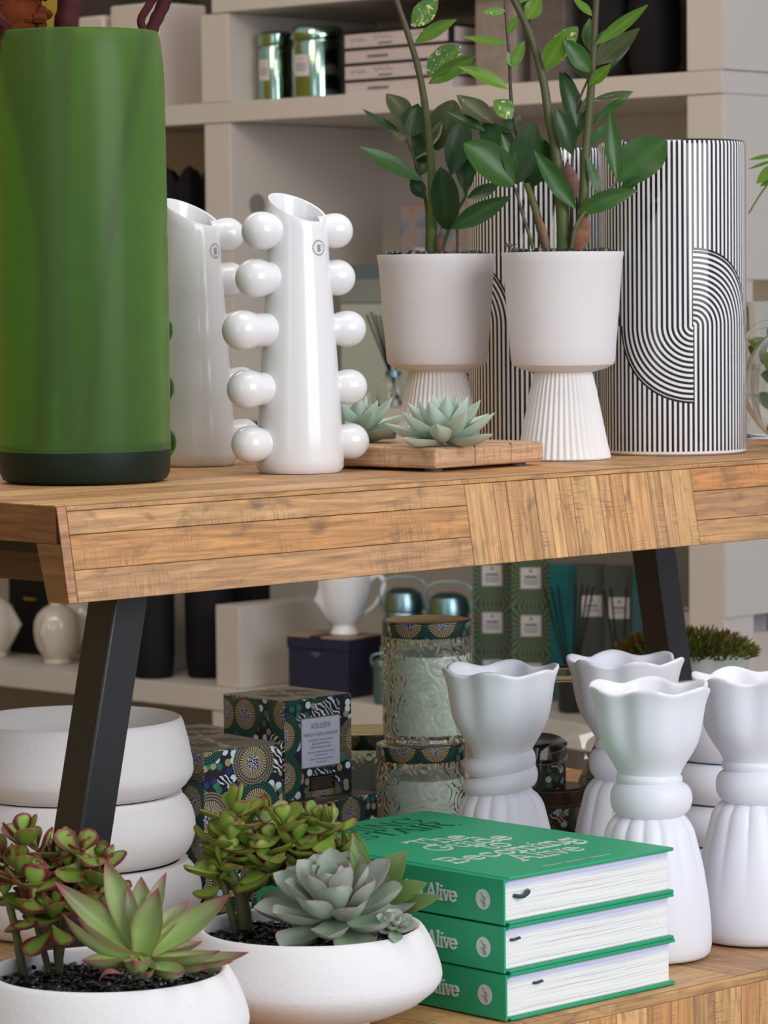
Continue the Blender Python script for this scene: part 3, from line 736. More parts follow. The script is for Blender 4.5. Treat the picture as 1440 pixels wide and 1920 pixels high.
place_leaves(pot1, Yp1, [
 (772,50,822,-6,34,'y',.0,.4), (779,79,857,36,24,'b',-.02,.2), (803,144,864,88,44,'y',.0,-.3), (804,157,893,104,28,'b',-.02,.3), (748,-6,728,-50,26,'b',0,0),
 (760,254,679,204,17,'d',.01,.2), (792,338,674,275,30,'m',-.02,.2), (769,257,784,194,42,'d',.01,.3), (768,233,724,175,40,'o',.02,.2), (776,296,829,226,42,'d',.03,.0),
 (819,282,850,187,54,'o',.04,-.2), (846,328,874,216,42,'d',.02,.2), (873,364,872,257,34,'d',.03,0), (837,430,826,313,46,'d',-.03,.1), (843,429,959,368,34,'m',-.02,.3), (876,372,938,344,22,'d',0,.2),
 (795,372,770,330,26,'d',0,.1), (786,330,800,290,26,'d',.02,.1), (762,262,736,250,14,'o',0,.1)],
 [([(809,484),(811,440),(810,380),(809,319),(804,256),(796,192),(784,128),(765,64),(745,6),(728,-45)], 9.5, 4.5, GR, BR),
  ([(801,480,.015),(801,400,.012),(792,350,.01),(778,300,.008),(762,262,.006),(742,240,.006)], 4, 2, OL, BR),
  ([(826,482),(833,455),(842,428),(857,396),(873,366),(878,340)], 4, 2.2, OL, (.03,.04,.02)),
  ([(857,482,.01),(858,455,.01),(857,420,.012)], 3.2, 2.6, (.14,.12,.04), OL)],
 [(822,484,829,420,13,(.16,.08,.055))])
place_leaves(pot2, Yp2, [
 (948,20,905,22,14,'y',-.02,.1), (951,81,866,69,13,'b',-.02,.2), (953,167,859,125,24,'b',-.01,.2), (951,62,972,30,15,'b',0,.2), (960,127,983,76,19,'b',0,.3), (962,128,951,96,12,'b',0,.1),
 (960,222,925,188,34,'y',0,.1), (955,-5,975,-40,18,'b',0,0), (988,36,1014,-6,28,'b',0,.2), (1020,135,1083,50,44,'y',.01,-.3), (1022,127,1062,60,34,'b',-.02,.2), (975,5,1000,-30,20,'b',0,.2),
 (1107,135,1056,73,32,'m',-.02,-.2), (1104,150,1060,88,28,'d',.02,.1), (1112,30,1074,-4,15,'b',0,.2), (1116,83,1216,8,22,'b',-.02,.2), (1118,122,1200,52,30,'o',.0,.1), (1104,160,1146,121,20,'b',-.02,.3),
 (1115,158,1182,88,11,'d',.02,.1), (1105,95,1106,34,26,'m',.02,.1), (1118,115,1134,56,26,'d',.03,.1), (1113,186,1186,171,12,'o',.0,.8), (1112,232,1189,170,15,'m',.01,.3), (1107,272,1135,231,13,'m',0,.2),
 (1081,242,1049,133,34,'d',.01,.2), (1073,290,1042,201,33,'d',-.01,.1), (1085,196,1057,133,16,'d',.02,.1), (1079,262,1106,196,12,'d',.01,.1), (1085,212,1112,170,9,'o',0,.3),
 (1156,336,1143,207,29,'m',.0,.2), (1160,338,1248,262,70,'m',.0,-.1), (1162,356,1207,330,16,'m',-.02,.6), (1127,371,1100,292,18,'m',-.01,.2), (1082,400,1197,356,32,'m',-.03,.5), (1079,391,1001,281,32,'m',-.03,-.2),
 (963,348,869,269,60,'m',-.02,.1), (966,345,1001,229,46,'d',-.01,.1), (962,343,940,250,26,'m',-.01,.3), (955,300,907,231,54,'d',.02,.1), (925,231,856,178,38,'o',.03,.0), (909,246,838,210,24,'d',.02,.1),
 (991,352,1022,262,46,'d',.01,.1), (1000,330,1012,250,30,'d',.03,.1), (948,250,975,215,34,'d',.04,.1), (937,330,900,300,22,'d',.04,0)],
 [([(1055,480),(1056,440),(1052,380),(1046,319),(1040,270),(1030,224),(1017,144),(991,58),(963,-2),(945,-50)], 13, 5, (.085,.13,.03), (.075,.06,.035)),
  ([(1085,480),(1088,443),(1094,370),(1098,290),(1107,183),(1113,92),(1118,0),(1121,-50)], 11.5, 4.5, (.085,.13,.03), BR),
  ([(1028,480,-.01),(1014,430,-.01),(1001,383,-.01),(988,345,-.005)], 9, 6, (.13,.06,.03), OL),
  ([(1001,384,.01),(985,300,.015),(972,262,.015),(959,192,.01),(955,112,.005),(948,19,0),(946,-40,0)], 4.5, 2.4, (.05,.03,.025), (.10,.07,.06)),
  ([(1004,480,-.015),(992,440,-.015),(979,399,-.015),(966,352,-.012)], 3.6, 2.4, OL, BR),
  ([(1064,480,.01),(1070,430,.01),(1073,300,.008),(1083,202,.004),(1102,150,0)], 3.5, 2.0, OL, (.10,.07,.06)),
  ([(1070,480,-.02),(1082,420,-.02),(1119,376,-.01),(1142,356,-.005),(1159,338,0)], 4, 2.4, OL, (.08,.06,.04))],
 [(1077,377,1062,302,32,(.11,.035,.03)), (1080,478,1101,396,36,(.27,.11,.06)), (1030,478,1010,400,14,(.22,.10,.05))])
mm = M(); rr = random.Random(8)
for i in range(9):
    a = P(960+rr.uniform(-8,8), 475-rr.uniform(0,12), Yp2-.04) - pot2.location
    mm.tube([a, a+Vector((rr.uniform(-.005,.005), 0, rr.uniform(.002,.006))), a+Vector((rr.uniform(-.006,.006), .002, rr.uniform(.001,.008)))], .0006, 5, (.12,.05,.03))
obj('dried_bits', mm, MT['stem'], pot2)['kind'] = 'stuff'

# ---- op-art vases
def striped(loc, rz, label):
    t = thing('striped_vase', label, 'vase', loc, rz, 'black and white op art vases')
    mm = M(); R = .0801; H = .338
    mm.lathe([(.02, 0), (R-.003, 0), (R-.0005, .002), (R, .005), (R, .1), (R, .2), (R, H-.006), (R-.001, H-.002), (R-.0035, H), (R-.006, H-.002), (R-.0065, H-.02), (R-.0065, .02), (.01, .012)], 128)
    obj('body', mm, MT['stripes'], t); return t
r_ = G(1262, 849, Z); l_ = G(1013, 841, Z)
striped((r_.x, r_.y, Z+.0004), radians(-79.0), 'black and white striped vase with a curved maze motif, fully in view at right')
striped((l_.x, l_.y+.02, Z+.0004), radians(-172), 'black and white striped cylinder vase hidden behind the two pedestal planters')

# ---- wooden tray and its echeverias
f_ = G(806, 887, Z); 
ta = radians(90-41.3)
tray = thing('wooden_tray', 'square chunky mango wood tray on small feet at the front of the bench', 'tray', (f_.x+.006, f_.y+.006, Z), ta)
mm = M(); w_ = .172; mm.box(.0, w_, .0, w_, .0035, .0245, (.64,.40,.22))
for i, v in enumerate(mm.uv): mm.uv[i] = (v[0]+3, v[1]+5)
obj('tray_board', mm, MT['mango'], tray, bevel=.0035, seg=3)
mm = M(); mm.box(.0605, .0612, -.0002, w_+.0002, .006, .0247, (.12,.06,.03)); mm.box(.118, .1184, -.0002, w_+.0002, .006, .0247, (.2,.1,.05)); obj('seam', mm, MT['mango'], tray)
for x, y in ((.02,.02),(w_-.02,.02),(.02,w_-.02),(w_-.02,w_-.02)):
    mm = M(); mm.lathe([(.001, .0001), (.009, .0001), (.009, .0036), (.001, .0036)], 20, o=(x,y,0)); obj('rubber_foot', mm, MT['ink'], tray)

def rosette(mm, c, axis, n, R, W, T, prof, colf, e0=82, e1=4, l0=.3, cup=.25, bend=.12, seed=1, pw=.75, jit=4):
    rr = random.Random(seed); ax = Vector(axis).normalized(); q = ax.to_track_quat('Z', 'Y').to_matrix(); c = Vector(c)
    for i in range(n):
        f = (i+.5)/n; a = i*2.399963 + rr.uniform(-.08,.08); el = radians(lerp(e0, e1, f**pw) + rr.uniform(-jit, jit)); L = R*lerp(l0, 1, f**.7)*rr.uniform(.93,1.07)
        d = q @ Vector((cos(a)*cos(el), sin(a)*cos(el), sin(el))); nn = q @ Vector((-cos(a)*sin(el), -sin(a)*sin(el), cos(el)))
        rad = q @ Vector((cos(a), sin(a), 0)); b_ = c + rad*R*.07*f*1.5 + ax*R*.10*(1-f)
        leaf(mm, b_, b_+d*L, nn, W*lerp(.55, 1, f**.5), T, prof, bend=-bend, cup=cup, colf=colf, nL=10, nW=6)
def pale(t, s_, r): return mixc(mixc((.24,.36,.22), (.46,.58,.50), min(1, t*1.3)), (.50,.56,.50), .4*r + .2*s_)
for (px, py, lab, seed) in ((833, 836, 'pale grey-green pointed succulent rosette at the front of the wooden tray', 4), (668, 829, 'pale grey-green succulent rosette on the tray, half hidden by the white bobble vase', 9)):
    c = G(px, py, Z+.0245); mm = M()
    rosette(mm, (0,0,.004), (0,-.12,1), 21, .061, .027, .0075, 'agave', pale, e0=78, e1=8, l0=.66, cup=.30, bend=.10, seed=seed, pw=.9)
    zmin = min(v[2] for v in mm.v)
    o = obj('echeveria', mm, MT['succ'], loc=(c.x, c.y, Z+.0247)); tag(o, lab, 'succulent', 'succulent rosettes on the tray')
    for v in o.data.vertices:
        if v.co.z < .0004: v.co.z = .0004

# ---- glass terrariums at the right end
def globe(loc, R, label, leafy):
    t = thing('glass_terrarium', label, 'terrarium', loc, 0, 'glass terrariums')
    mm = M(); pr = []
    for i in range(25):
        a = lerp(-pi/2*.80, pi/2*.80, i/24); pr.append((R*cos(a), R+R*sin(a)))
    z0 = pr[0][1]; pr = [(r, z-z0) for r, z in pr]; inn = [(max(.001, r-.002), z + (.002 if z < .01 else 0)) for r, z in reversed(pr)]
    mm.lathe([(.001, 0)] + pr + inn + [(.001, .002)], 64); obj('glass_bowl', mm, MT['glass'], t)
    rr = random.Random(5); mm = M()
    for i in range(60):
        a = rr.uniform(0, 2*pi); q = sqrt(rr.random())*R*.62; mm.ball((cos(a)*q, sin(a)*q, .014+rr.uniform(0,.022)), rr.uniform(.007,.011), (1.2,.9,.8), 10, rot=Euler((rr.uniform(0,3),rr.uniform(0,3),0)).to_matrix())
    obj('pebbles', mm, MT['brown_stone'], t)['kind'] = 'stuff'
    mm = M()
    for i in range(leafy):
        a = rr.uniform(0, 2*pi); b_ = Vector((rr.uniform(-.02,.02), rr.uniform(-.02,.02), .03)); 
        e = b_ + Vector((cos(a)*R*.55, sin(a)*R*.55, R*rr.uniform(.5, 1.1))); leaf(mm, b_, e, (0,-1,.5), .022, .001, 'zz', bend=.1, cup=.1, colf=zcol('m'))
    obj('foliage', mm, MT['plantleaf'], t); return t
ga = G(1513, 836, Z); globe((ga.x, ga.y, Z+.0005), .072, 'clear glass globe terrarium with brown pebbles at the right edge of the bench', 5)
mm = M(); gp = P(1466, 800, 4.02); t = thing('glass_vase', 'clear glass cylinder with leafy green cuttings behind the globe terrarium', 'vase', (gp.x, 3.99, Z+.0005))
mm.lathe([(.001, 0), (.05, 0), (.053, .004), (.053, .155), (.051, .162), (.0505, .155), (.0505, .007), (.001, .006)], 64); obj('glass_body', mm, MT['glass'], t)
mm = M(); rr = random.Random(12)
for i in range(22):
    a = rr.uniform(0, 2*pi); z = rr.uniform(.02, .12); b_ = Vector((cos(a)*.012, sin(a)*.012, z)); e = b_ + Vector((cos(a)*.032, sin(a)*.032, rr.uniform(-.01, .04)))
    leaf(mm, b_, e, (0,-1,.6), .022, .001, 'zz', cup=.1, colf=zcol('b' if i % 2 else 'm'))
for (bx, by, tx, ty, W) in ((1452,290,1403,300,9), (1452,300,1401,318,7), (1458,308,1418,345,24), (1462,330,1424,350,14), (1460,280,1440,262,12), (1500,330,1448,380,20)):
    leaf(mm, P(bx,by,3.97)-t.location, P(tx,ty,3.95)-t.location, (0,-1,.4), W/FPX*3.97, .001, 'zz', cup=.1, colf=zcol('b'))
obj('foliage', mm, MT['plantleaf'], t)
for ps in ([(1466,700),(1462,560),(1456,440),(1462,300)], [(1404,400),(1425,365),(1446,335),(1460,300)], [(1466,700),(1480,500),(1496,380),(1500,330)]):
    mm = M(); mm.tube(smooth_pts([P(x,y,3.975)-t.location for x, y in ps], 5), .0012, 6, (.12,.20,.03)); obj('stem', mm, MT['stem'], t)
# ================================================================== on the lower table
ZL = .45
# ---- books
def arc(cx, cy, rx, ry, a0, a1, n=14):
    return [(cx+rx*cos(radians(lerp(a0,a1,i/n))), cy+ry*sin(radians(lerp(a0,a1,i/n)))) for i in range(n+1)]
GL = {
 'T': (.62, [[(.31,0),(.31,.69)], [(.05,.55),(.05,.69),(.57,.69),(.57,.55)], [(.2,0),(.42,0)]]),
 'h': (.54, [[(.12,0),(.12,.74)], arc(.27,.3,.15,.18,180,0)+[(.42,0)], [(.03,0),(.21,0)], [(.34,0),(.5,0)], [(.03,.74),(.12,.74)]]),
 'e': (.50, [[(.05,.26),(.43,.27)]+arc(.24,.24,.2,.23,8,318)]),
 'G': (.70, [arc(.34,.35,.28,.34,48,345)+[(.61,.30)], [(.38,.30),(.68,.30)], [(.56,.50),(.56,.69)]]),
 'u': (.54, [[(.03,.47),(.12,.47)]+arc(.26,.2,.14,.19,180,330), [(.32,.47),(.41,.47),(.41,0),(.5,0)]]),
 'i': (.25, [[(.03,.47),(.12,.47),(.12,0)], [(.03,0),(.22,0)], [(.115,.67),(.125,.67)]]),
 'd': (.52, [arc(.22,.24,.17,.23,0,360), [(.30,.74),(.4,.74),(.4,0),(.49,0)]]),
 't': (.34, [[(.14,.66)]+arc(.24,.12,.1,.12,180,310), [(.02,.47),(.3,.47)]]),
 'o': (.48, [arc(.24,.24,.19,.23,0,360)]),
 'B': (.62, [[(.12,0),(.12,.69)], [(.03,.69),(.3,.69)]+arc(.32,.53,.18,.16,90,-90)+[(.12,.37)], [(.32,.37)]+arc(.34,.185,.21,.185,90,-90)+[(.03,0)]]),
 'c': (.46, [arc(.24,.24,.19,.23,45,320), [(.37,.47),(.37,.36)]]),
 'm': (.82, [[(.03,.47),(.12,.47),(.12,0)], arc(.26,.3,.14,.17,180,0)+[(.40,0)], arc(.54,.3,.14,.17,180,0)+[(.68,0)], [(.03,0),(.2,0)], [(.33,0),(.48,0)], [(.6,0),(.77,0)]]),
 'n': (.55, [[(.03,.47),(.12,.47),(.12,0)], arc(.27,.3,.15,.18,180,0)+[(.42,0)], [(.03,0),(.21,0)], [(.34,0),(.51,0)]]),
 'g': (.50, [arc(.22,.27,.17,.19,0,360), [(.47,.47),(.39,.47),(.39,-.06)]+arc(.22,-.08,.17,.14,0,-170)]),
 'A': (.68, [[(.06,0),(.33,.7),(.60,0)], [(.16,.24),(.50,.24)], [(-.02,0),(.15,0)], [(.5,0),(.69,0)]]),
 'l': (.25, [[(.03,.74),(.12,.74),(.12,0)], [(.03,0),(.22,0)]]),
 'v': (.45, [[(.06,.47),(.22,.01),(.38,.47)], [(-.02,.47),(.13,.47)], [(.31,.47),(.46,.47)]]),
 'M': (.78, [[(.08,0),(.08,.69),(.37,.1),(.66,.69),(.66,0)]]), 'I': (.30, [[(.12,0),(.12,.69)], [(0.02,0),(.22,0)], [(.02,.69),(.22,.69)]]),
 'N': (.66, [[(.08,0),(.08,.69),(.52,0),(.52,.69)]]), 'S': (.56, [arc(.27,.52,.2,.17,30,270)+arc(.27,.18,.2,.17,90,-150)]),
 'R': (.62, [[(.1,0),(.1,.69),(.3,.69)]+arc(.32,.52,.17,.17,90,-90)+[(.1,.35)], [(.3,.35),(.52,0)]]),
 '.': (.2, [[(.08,0),(.1,0)]]), ' ': (.26, [])}
def lettering(mm, text, o, u, v, n, sc, th=.085, raise_=.0003, out=False):
    o, u, v, n = Vector(o), Vector(u), Vector(v), Vector(n); x = 0; cnt = [0]
    def put(poly, w_):
        L = len(poly)
        for i in range(L-1):
            a, b_ = Vector(poly[i]), Vector(poly[i+1]); d = (b_-a)
            if d.length < 1e-6: continue
            d.normalize(); pn = Vector((-d.y, d.x)); ex = d*w_*.38
            q = [a-ex-pn*w_/2, b_+ex-pn*w_/2, b_+ex+pn*w_/2, a-ex+pn*w_/2]
            lo = [o + u*((x+p.x)*sc) + v*(p.y*sc) for p in q]; cnt[0] += 1; hi = [p + n*(raise_ + cnt[0]*4e-6) for p in lo]
            mm.add(lo+hi, [(4,5,6,7),(0,1,5,4),(1,2,6,5),(2,3,7,6),(3,0,4,7)])
    for ch in text:
        adv, ps = GL[ch]
        for p in ps:
            if out:       # outline look: two thin parallel strokes
                for off in (-.032, .032): put([(a+off, b_+off*.4) for a, b_ in p], th)
            else: put(p, th)
        x += adv
    return x*sc
c0 = G(946, 1919, ZL); bz = atan2(.6922, .7217)
BW, BLn, BTh = .221, .319, .0417
def book(i):
    lab = ['green hardback with silver title, bottom book of the stack', 'green hardback with silver title, middle book of the stack', 'green hardback with silver title, topmost book of the stack, cover facing up'][i]
    off = [(.0015, -.001), (0, 0), (0, .0002)][i]
    o = c0 + Vector((cos(bz), sin(bz), 0))*off[0]; t = thing('book', lab, 'book', (o.x, o.y, ZL + .0005 + i*(BTh+.0001)), bz, 'green hardbacks in the stack')
    th = .0032
    for nm, z in (('back_cover', 0), ('front_cover', BTh-th)):
        mm = M(); mm.box(.0075, BW, 0, BLn, z, z+th); cv = obj(nm, mm, MT['green_book'], t, bevel=.0009, seg=2)
        if nm == 'front_cover': fc = cv
        else: bcv = cv
    # spine with turned-in joints
    mm = M(); pr = [(.0076, th*.35), (.004, th*.9), (.0012, th*.2), (0, th*.5), (0, BTh-th*.5), (.0012, BTh-th*.2), (.004, BTh-th*.9), (.0076, BTh-th*.35), (.0076, BTh-th*.75), (.0045, BTh-th*1.4), (.0022, BTh-th), (.0022, th), (.0045, th*1.4), (.0076, th*.75)]
    n = len(pr); vs = [(x, y, z) for y in (0.0, BLn) for x, z in pr]
    fs = [(k, (k+1) % n, n+(k+1) % n, n+k) for k in range(n)] + [tuple(range(n))[::-1], tuple(range(n, 2*n))]
    mm.add(vs, [f[::-1] for f in fs]); spn = obj('spine', mm, MT['green_book'], t, smooth=25)
    mm = M(); mm.box(.0024, BW-.0055, .0035, BLn-.0035, th+.0002, BTh-th-.0002); obj('page_block', mm, MT['pages'], t, smooth=0)
    mm = M(); mm.box(.0075, BW-.0045, .0030, BLn-.003, BTh-th-.0011, BTh-th-.0002); mm.box(.0075, BW-.0045, .003, BLn-.003, th+.0002, th+.0011); obj('endpapers', mm, MT['labelw'], t, smooth=0)
    mm = M(); lettering(mm, 'The Guide to Becoming Alive', (-.0001, .264, BTh/2-.0062), (0,-1,0), (0,0,1), (-1,0,0), .0176, .10, .0002)
    # end the line where the photo ends it
    s = obj('spine_lettering', mm, MT['silver'], spn, smooth=0); mx = min(v[1] for v in mm.v); s.location = (0, .056 - mx, 0); s['label'] = 'silver spine title'
    mm = M(); mm.disc((-.0003, .0245, BTh/2), (0,-1,0), (0,0,1), .0089, 36); sd = obj('publisher_disc', mm, MT['silver'], spn, smooth=0); sd['label'] = 'silver disc with a spectacles emblem'
    mm = M(); cy, cz = .0245, BTh/2
    def e_(pts, w_=.00022):
        pp = [(-.0006, cy - y, cz + z) for y, z in pts]; mm.tube(pp, w_, 5)
    e_([(.0022+.0012*cos(a)-.0006, -.0002+.0018*sin(a)+.0008) for a in [2*pi*k/14 for k in range(15)]]); e_([(.0014+.0012*cos(a)+.0004, -.0048+.0018*sin(a)) for a in [2*pi*k/14 for k in range(15)]])
    e_([(.0012, -.0008), (.0008, -.002), (.0012, -.003)]); e_([(.0008, .0012), (-.0012, .0042), (-.0026, .0056), (-.003, .005)]); e_([(.0006, -.0044), (-.0014, -.0022), (-.0026, -.0004), (-.003, -.0008)])
    obj('spectacles_mark', mm, MT['ink'], sd)
    # ribbon marker between the pages
    rx, rz_ = [(.038, .0285), (.0115, .0285), (.022, .0255)][i]
    mm = M(); w2 = .0024
    if i == 2: pts = [(rx-.006, .0036, rz_-.001), (rx, -.001, rz_-.002), (rx+.006, -.0015, rz_+.0005), (rx+.010, .0034, rz_+.001)]
    else: pts = [(rx, .0036, rz_), (rx+.003, .0015, rz_), (rx+.0085, .0005, rz_+.001)]
    mm.tube(smooth_pts(pts, 5), .0030 if i == 2 else .0021, 8, flat=.6); obj('ribbon_marker', mm, MT['ribbon'], t)
    if i < 2: return
    z = BTh
    mm = M(); kk = .0405
    for tx_, a, b_ in (('The', .070, .171), ('Guide', .060, .140), ('to', .100, .114), ('Becoming', .024, .084), ('Alive', .076, .050)):
        lettering(mm, tx_, (a, b_, z), (1,0,0), (0,1,0), (0,0,1), kk, .070, .0003)
    mm2 = M(); cx, cy2 = .068, .0165; rr = random.Random(4); 
    for k in range(24):
        if k in (7, 15): cx += .004; continue
        h2 = .0026; ww = .0024; cols = [(0, 0, .0006, h2), (ww-.0008, 0, .0006, h2)] if rr.random() < .5 else [(0, 0, ww, .0006), (0, h2-.0006, ww, .0006), (0, 0, .0006, h2)]
        for x, y, a, b_ in cols: mm2.box(cx+x, cx+x+a, cy2+y, cy2+y+b_, z, z+.0002)
        cx += .0036
    s = obj('cover_lettering', mm, MT['silver'], fc, smooth=0); s['label'] = 'silver cover title'
    obj('small_print', mm2, MT['silver'], fc, smooth=0)
    mm = M(); lettering(mm, 'MING', (.066, .266, z), (1,0,0), (0,1,0), (0,0,1), .045, .013, .00025, True); lettering(mm, 'STAIR.', (.058, .232, z), (1,0,0), (0,1,0), (0,0,1), .043, .013, .00025, True)
    o = obj('outlined_lettering', mm, MT['green_deboss'], fc, smooth=0); o['label'] = 'dark green outlined lettering'
for i in range(3): book(i)

# ---- tied white vases
def tied_vase(loc, rz, label, twist=0, s=1.0):
    t = thing('tied_vase', label, 'vase', loc, rz, 'white tied waist vases')
    k = .0005*s; nl, npl = 6, 14
    def zz(y): return (1803-y)*k
    def top(th, z, r):
        f = max(0, min(1, (z - zz(1440))/(zz(1288)-zz(1440)))); g = f**.6*min(1, f*3)
        return r*(1 + .062*g*cos(nl*th) - .014*g*cos(2*nl*th)), z + .0027*f**2*cos(nl*th+.5)
    def skirt(th, z, r):
        f = max(0, min(1, (z - zz(1700))/(zz(1545)-zz(1700)))); g = abs(cos(npl/2*th + .25*sin(3*th)))**.6
        return r*(1 - .085*f*(1-g) + .0*f), z
    mm = M(); out = [(20,1801),(104,1802.5),(110,1801),(115,1795),(118,1780),(117.5,1750),(115.5,1720),(111,1680),(105,1640),(101,1620),(96,1600),(91,1580),(86,1560),(80,1548),(72,1538),(62,1530),(58,1515)]
    mm.lathe([(r*k, zz(y)) for r, y in out], 168, skirt); obj('pleated_skirt', mm, MT['satin_white'], t, smooth=60)
    o2 = [(56,1500),(58,1470),(59,1456),(63,1445),(71,1431),(80,1418),(88,1404),(94.5,1390),(99.5,1372),(103.5,1348),(107,1322),(111,1305),(115.5,1293),(117,1289),(116.5,1285),(113,1283.5),(109,1285),(106,1292),(101,1312),(93,1350),(78,1395),(60,1440),(40,1470),(4,1478)]
    mm = M(); mm.lathe([(r*k, zz(y)) for r, y in o2], 144, top); obj('fluted_cup', mm, MT['satin_white'], t, smooth=60)
    def ring(R, rm, hz, zc, tilt, ph, name):
        mm = M(); n = 96; q = 20; vs = []
        for i in range(n):
            a = 2*pi*i/n; fat = 1 + .16*sin(a*1 + ph*2) ; fh = 1+.12*cos(a+ph)
            for j in range(q):
                b_ = 2*pi*j/q; r_ = R + rm*fat*cos(b_); vs.append((r_*cos(a), r_*sin(a), zc + hz*fh*sin(b_) + tilt*cos(a+ph)))
        mm.add(vs, [(i*q+j, ((i+1) % n)*q+j, ((i+1) % n)*q+(j+1) % q, i*q+(j+1) % q) for i in range(n) for j in range(q)])
        obj(name, mm, MT['satin_white'], t, smooth=80)
    if twist:
        ring(58*k, 18*k, 22*k, zz(1510), 12*k, -1.71, 'tie_band'); ring(55*k, 17*k, 22*k, zz(1476), 7*k, -1.71, 'tie_band')
    else:
        ring(59*k, 20*k, 31*k, zz(1500), 0, 0, 'tie_band'); ring(55*k, 9*k, 11*k, zz(1462), 2*k, 1, 'tie_band')
bB = G(1217, 1789, ZL+.0016); HV = P(1217, 1288, bB.y).z - ZL - .0016
for px, py, z, rz, lab, tw in ((939, None, 1255, -90-8, 'white tied waist vase standing behind the green books, its base hidden', 1),
    (1217, None, 1288, -90-2, 'white tied waist vase in front of the others, directly right of the green books', 0),
    (1172, None, 1236, -90+14, 'white tied waist vase rearmost of its kind, between the bench leg and its front neighbour', 0),
    (1414, None, 1268, -90+22, 'white tied waist vase cut off by the right edge of the photo', 0)):
    q = G(px, z, ZL+.0016+HV); tied_vase((q.x, q.y, ZL+.0016), radians(rz), lab, tw, HV/.2585)

# ---- shallow bowls with succulents
def bowl_planter(loc, label):
    t = thing('succulent_bowl', label, 'potted plant', loc, 0, 'succulent arrangements in white bowls')
    mm = M(); pr = [(.02, 0), (.048, 0), (.0502, .002), (.0502, .009), (.056, .0105), (.075, .0155), (.095, .0245), (.1075, .0345), (.1122, .0415), (.1130, .046), (.1122, .052), (.1085, .064), (.1035, .076), (.0985, .0845), (.0962, .0872), (.0940, .0882), (.0918, .0875), (.0905, .085), (.0925, .076), (.096, .062), (.085, .05), (.003, .045)]
    mm.lathe(pr, 128); obj('bowl', mm, MT['stone_white'], t)
    mm = M(); rr = random.Random(6); mm.lathe([(.001, .072), (.05, .073), (.091, .0705), (.091, .06), (.001, .06)], 48, lambda th, z, r: (r, z + .002*sin(3*th+r*90)*(z > .065))); obj('soil', mm, MT['soil'], t)
    mm = M()
    for i in range(360):
        a = rr.uniform(0, 2*pi); q = sqrt(rr.random())*.089
        mm.ball((cos(a)*q, sin(a)*q, .0745+rr.uniform(-.001,.004)), rr.uniform(.0030, .0042), (1.8, .72, .55), 8, rot=Euler((rr.uniform(-.5,.5), rr.uniform(-.5,.5), rr.uniform(0,6))).to_matrix())
    pb = obj('seed_pebbles', mm, MT['pebble'], t); pb['kind'] = 'stuff'; return t
b2c = G(581, 1736, ZL+.0016+.0875); b1c = G(203, 1817, ZL+.0016+.0875)
B2 = bowl_planter((b2c.x, b2c.y, ZL+.0016), 'white bowl of succulents with a blue-green rosette, beside the green books')
B1 = bowl_planter((b1c.x, b1c.y, ZL+.0016), 'white bowl of succulents with a spiky green rosette, cut off by the bottom left corner')

def jadecol(red=.5):
    def f(t, s_, r):
        c = mixc((.16,.27,.03), (.34,.50,.09), r); e = max((s_-(.70-.25*(red>.9)))/.25, (t-.84)/.12)
        return mixc(c, (.20,.02,.035), max(0, min(1, e))*red*(.6+.8*r))
    return f
def jade(root, Y0, clusters, stems, red, seed):
    rr = random.Random(seed); o = root.location; mm = M()
    j = bpy.data.objects.new('jade_plant', None)
    for px, py, dy, n, s_ in clusters:
        c = P(px, py, Y0+dy) - o; ax = Vector((rr.uniform(-.35,.35), rr.uniform(-.5,.1), 1)).normalized(); q = ax.to_track_quat('Z', 'Y').to_matrix()
        for i in range(n):
            lv = i//2; a = (i % 2)*pi + lv*pi/2 + rr.uniform(-.3,.3) + px; el = radians([76, 50, 24, 2, -18][min(lv, 4)] + rr.uniform(-12, 12)); L = (.0168 + .0036*lv)*s_*rr.uniform(.85, 1.2)
            L = min(L, .0275*s_)
            d = q @ Vector((cos(a)*cos(el), sin(a)*cos(el), sin(el))); nn = q @ Vector((-cos(a)*sin(el), -sin(a)*sin(el), cos(el)))
            b_ = c + ax*(.006 - .0045*lv); leaf(mm, b_, b_+d*L, nn, L*rr.uniform(.72,.92), .0058, 'jade', bend=-.06, cup=.10, colf=jadecol(red), nL=9, nW=8)
    lv = obj('jade_leaves', mm, MT['succ'], root)
    mm = M()
    for pts, r0, r1 in stems:
        ps = [P(x, y, Y0+(q[0] if q else 0))-o for x, y, *q in pts]
        if pts[0][1] > 1700: ps[0].z = .071
        ps = smooth_pts(ps, 5); n = len(ps)
        mm.tube(ps, [lerp(r0, r1, i/(n-1))*(1+.10*(i % 3 == 0)) for i in range(n)], 9, stemcol((.10,.08,.04), (.20,.26,.06), n))
    obj('jade_stems', mm, MT['stem'], root)
Y1, Y2 = B1.location.y, B2.location.y
jade(B1, Y1+.045, [(8,1620,.0,8,1.1),(42,1582,.0,8,1.15),(75,1600,.01,8,1),(38,1640,-.02,8,1.1),(95,1625,.02,8,1),(62,1668,-.02,9,1.15),(100,1690,.0,8,1),(150,1602,.0,8,1.1),(128,1640,.01,8,1),(165,1640,.01,8,1.1),
  (185,1668,.0,8,1.3),(140,1680,.02,8,1),(60,1705,-.015,9,1),(98,1722,-.015,9,1.1),(10,1680,0,7,1),(118,1600,.02,6,.9),(160,1700,.01,7,1.2),(200,1625,.02,7,.9)],
  [([(44,1795),(30,1750),(18,1700),(6,1660),(8,1625)], .0038, .0024), ([(112,1795),(106,1755),(100,1700),(95,1640)], .004, .0025), ([(106,1755),(128,1700),(148,1650),(150,1605)], .003, .002), ([(95,1795),(70,1740),(58,1690),(60,1660)], .003, .002), ([(128,1700),(170,1680),(185,1665)], .0025, .002), ([(60,1700),(42,1640),(42,1585)], .0024, .0018)], .95, 3)
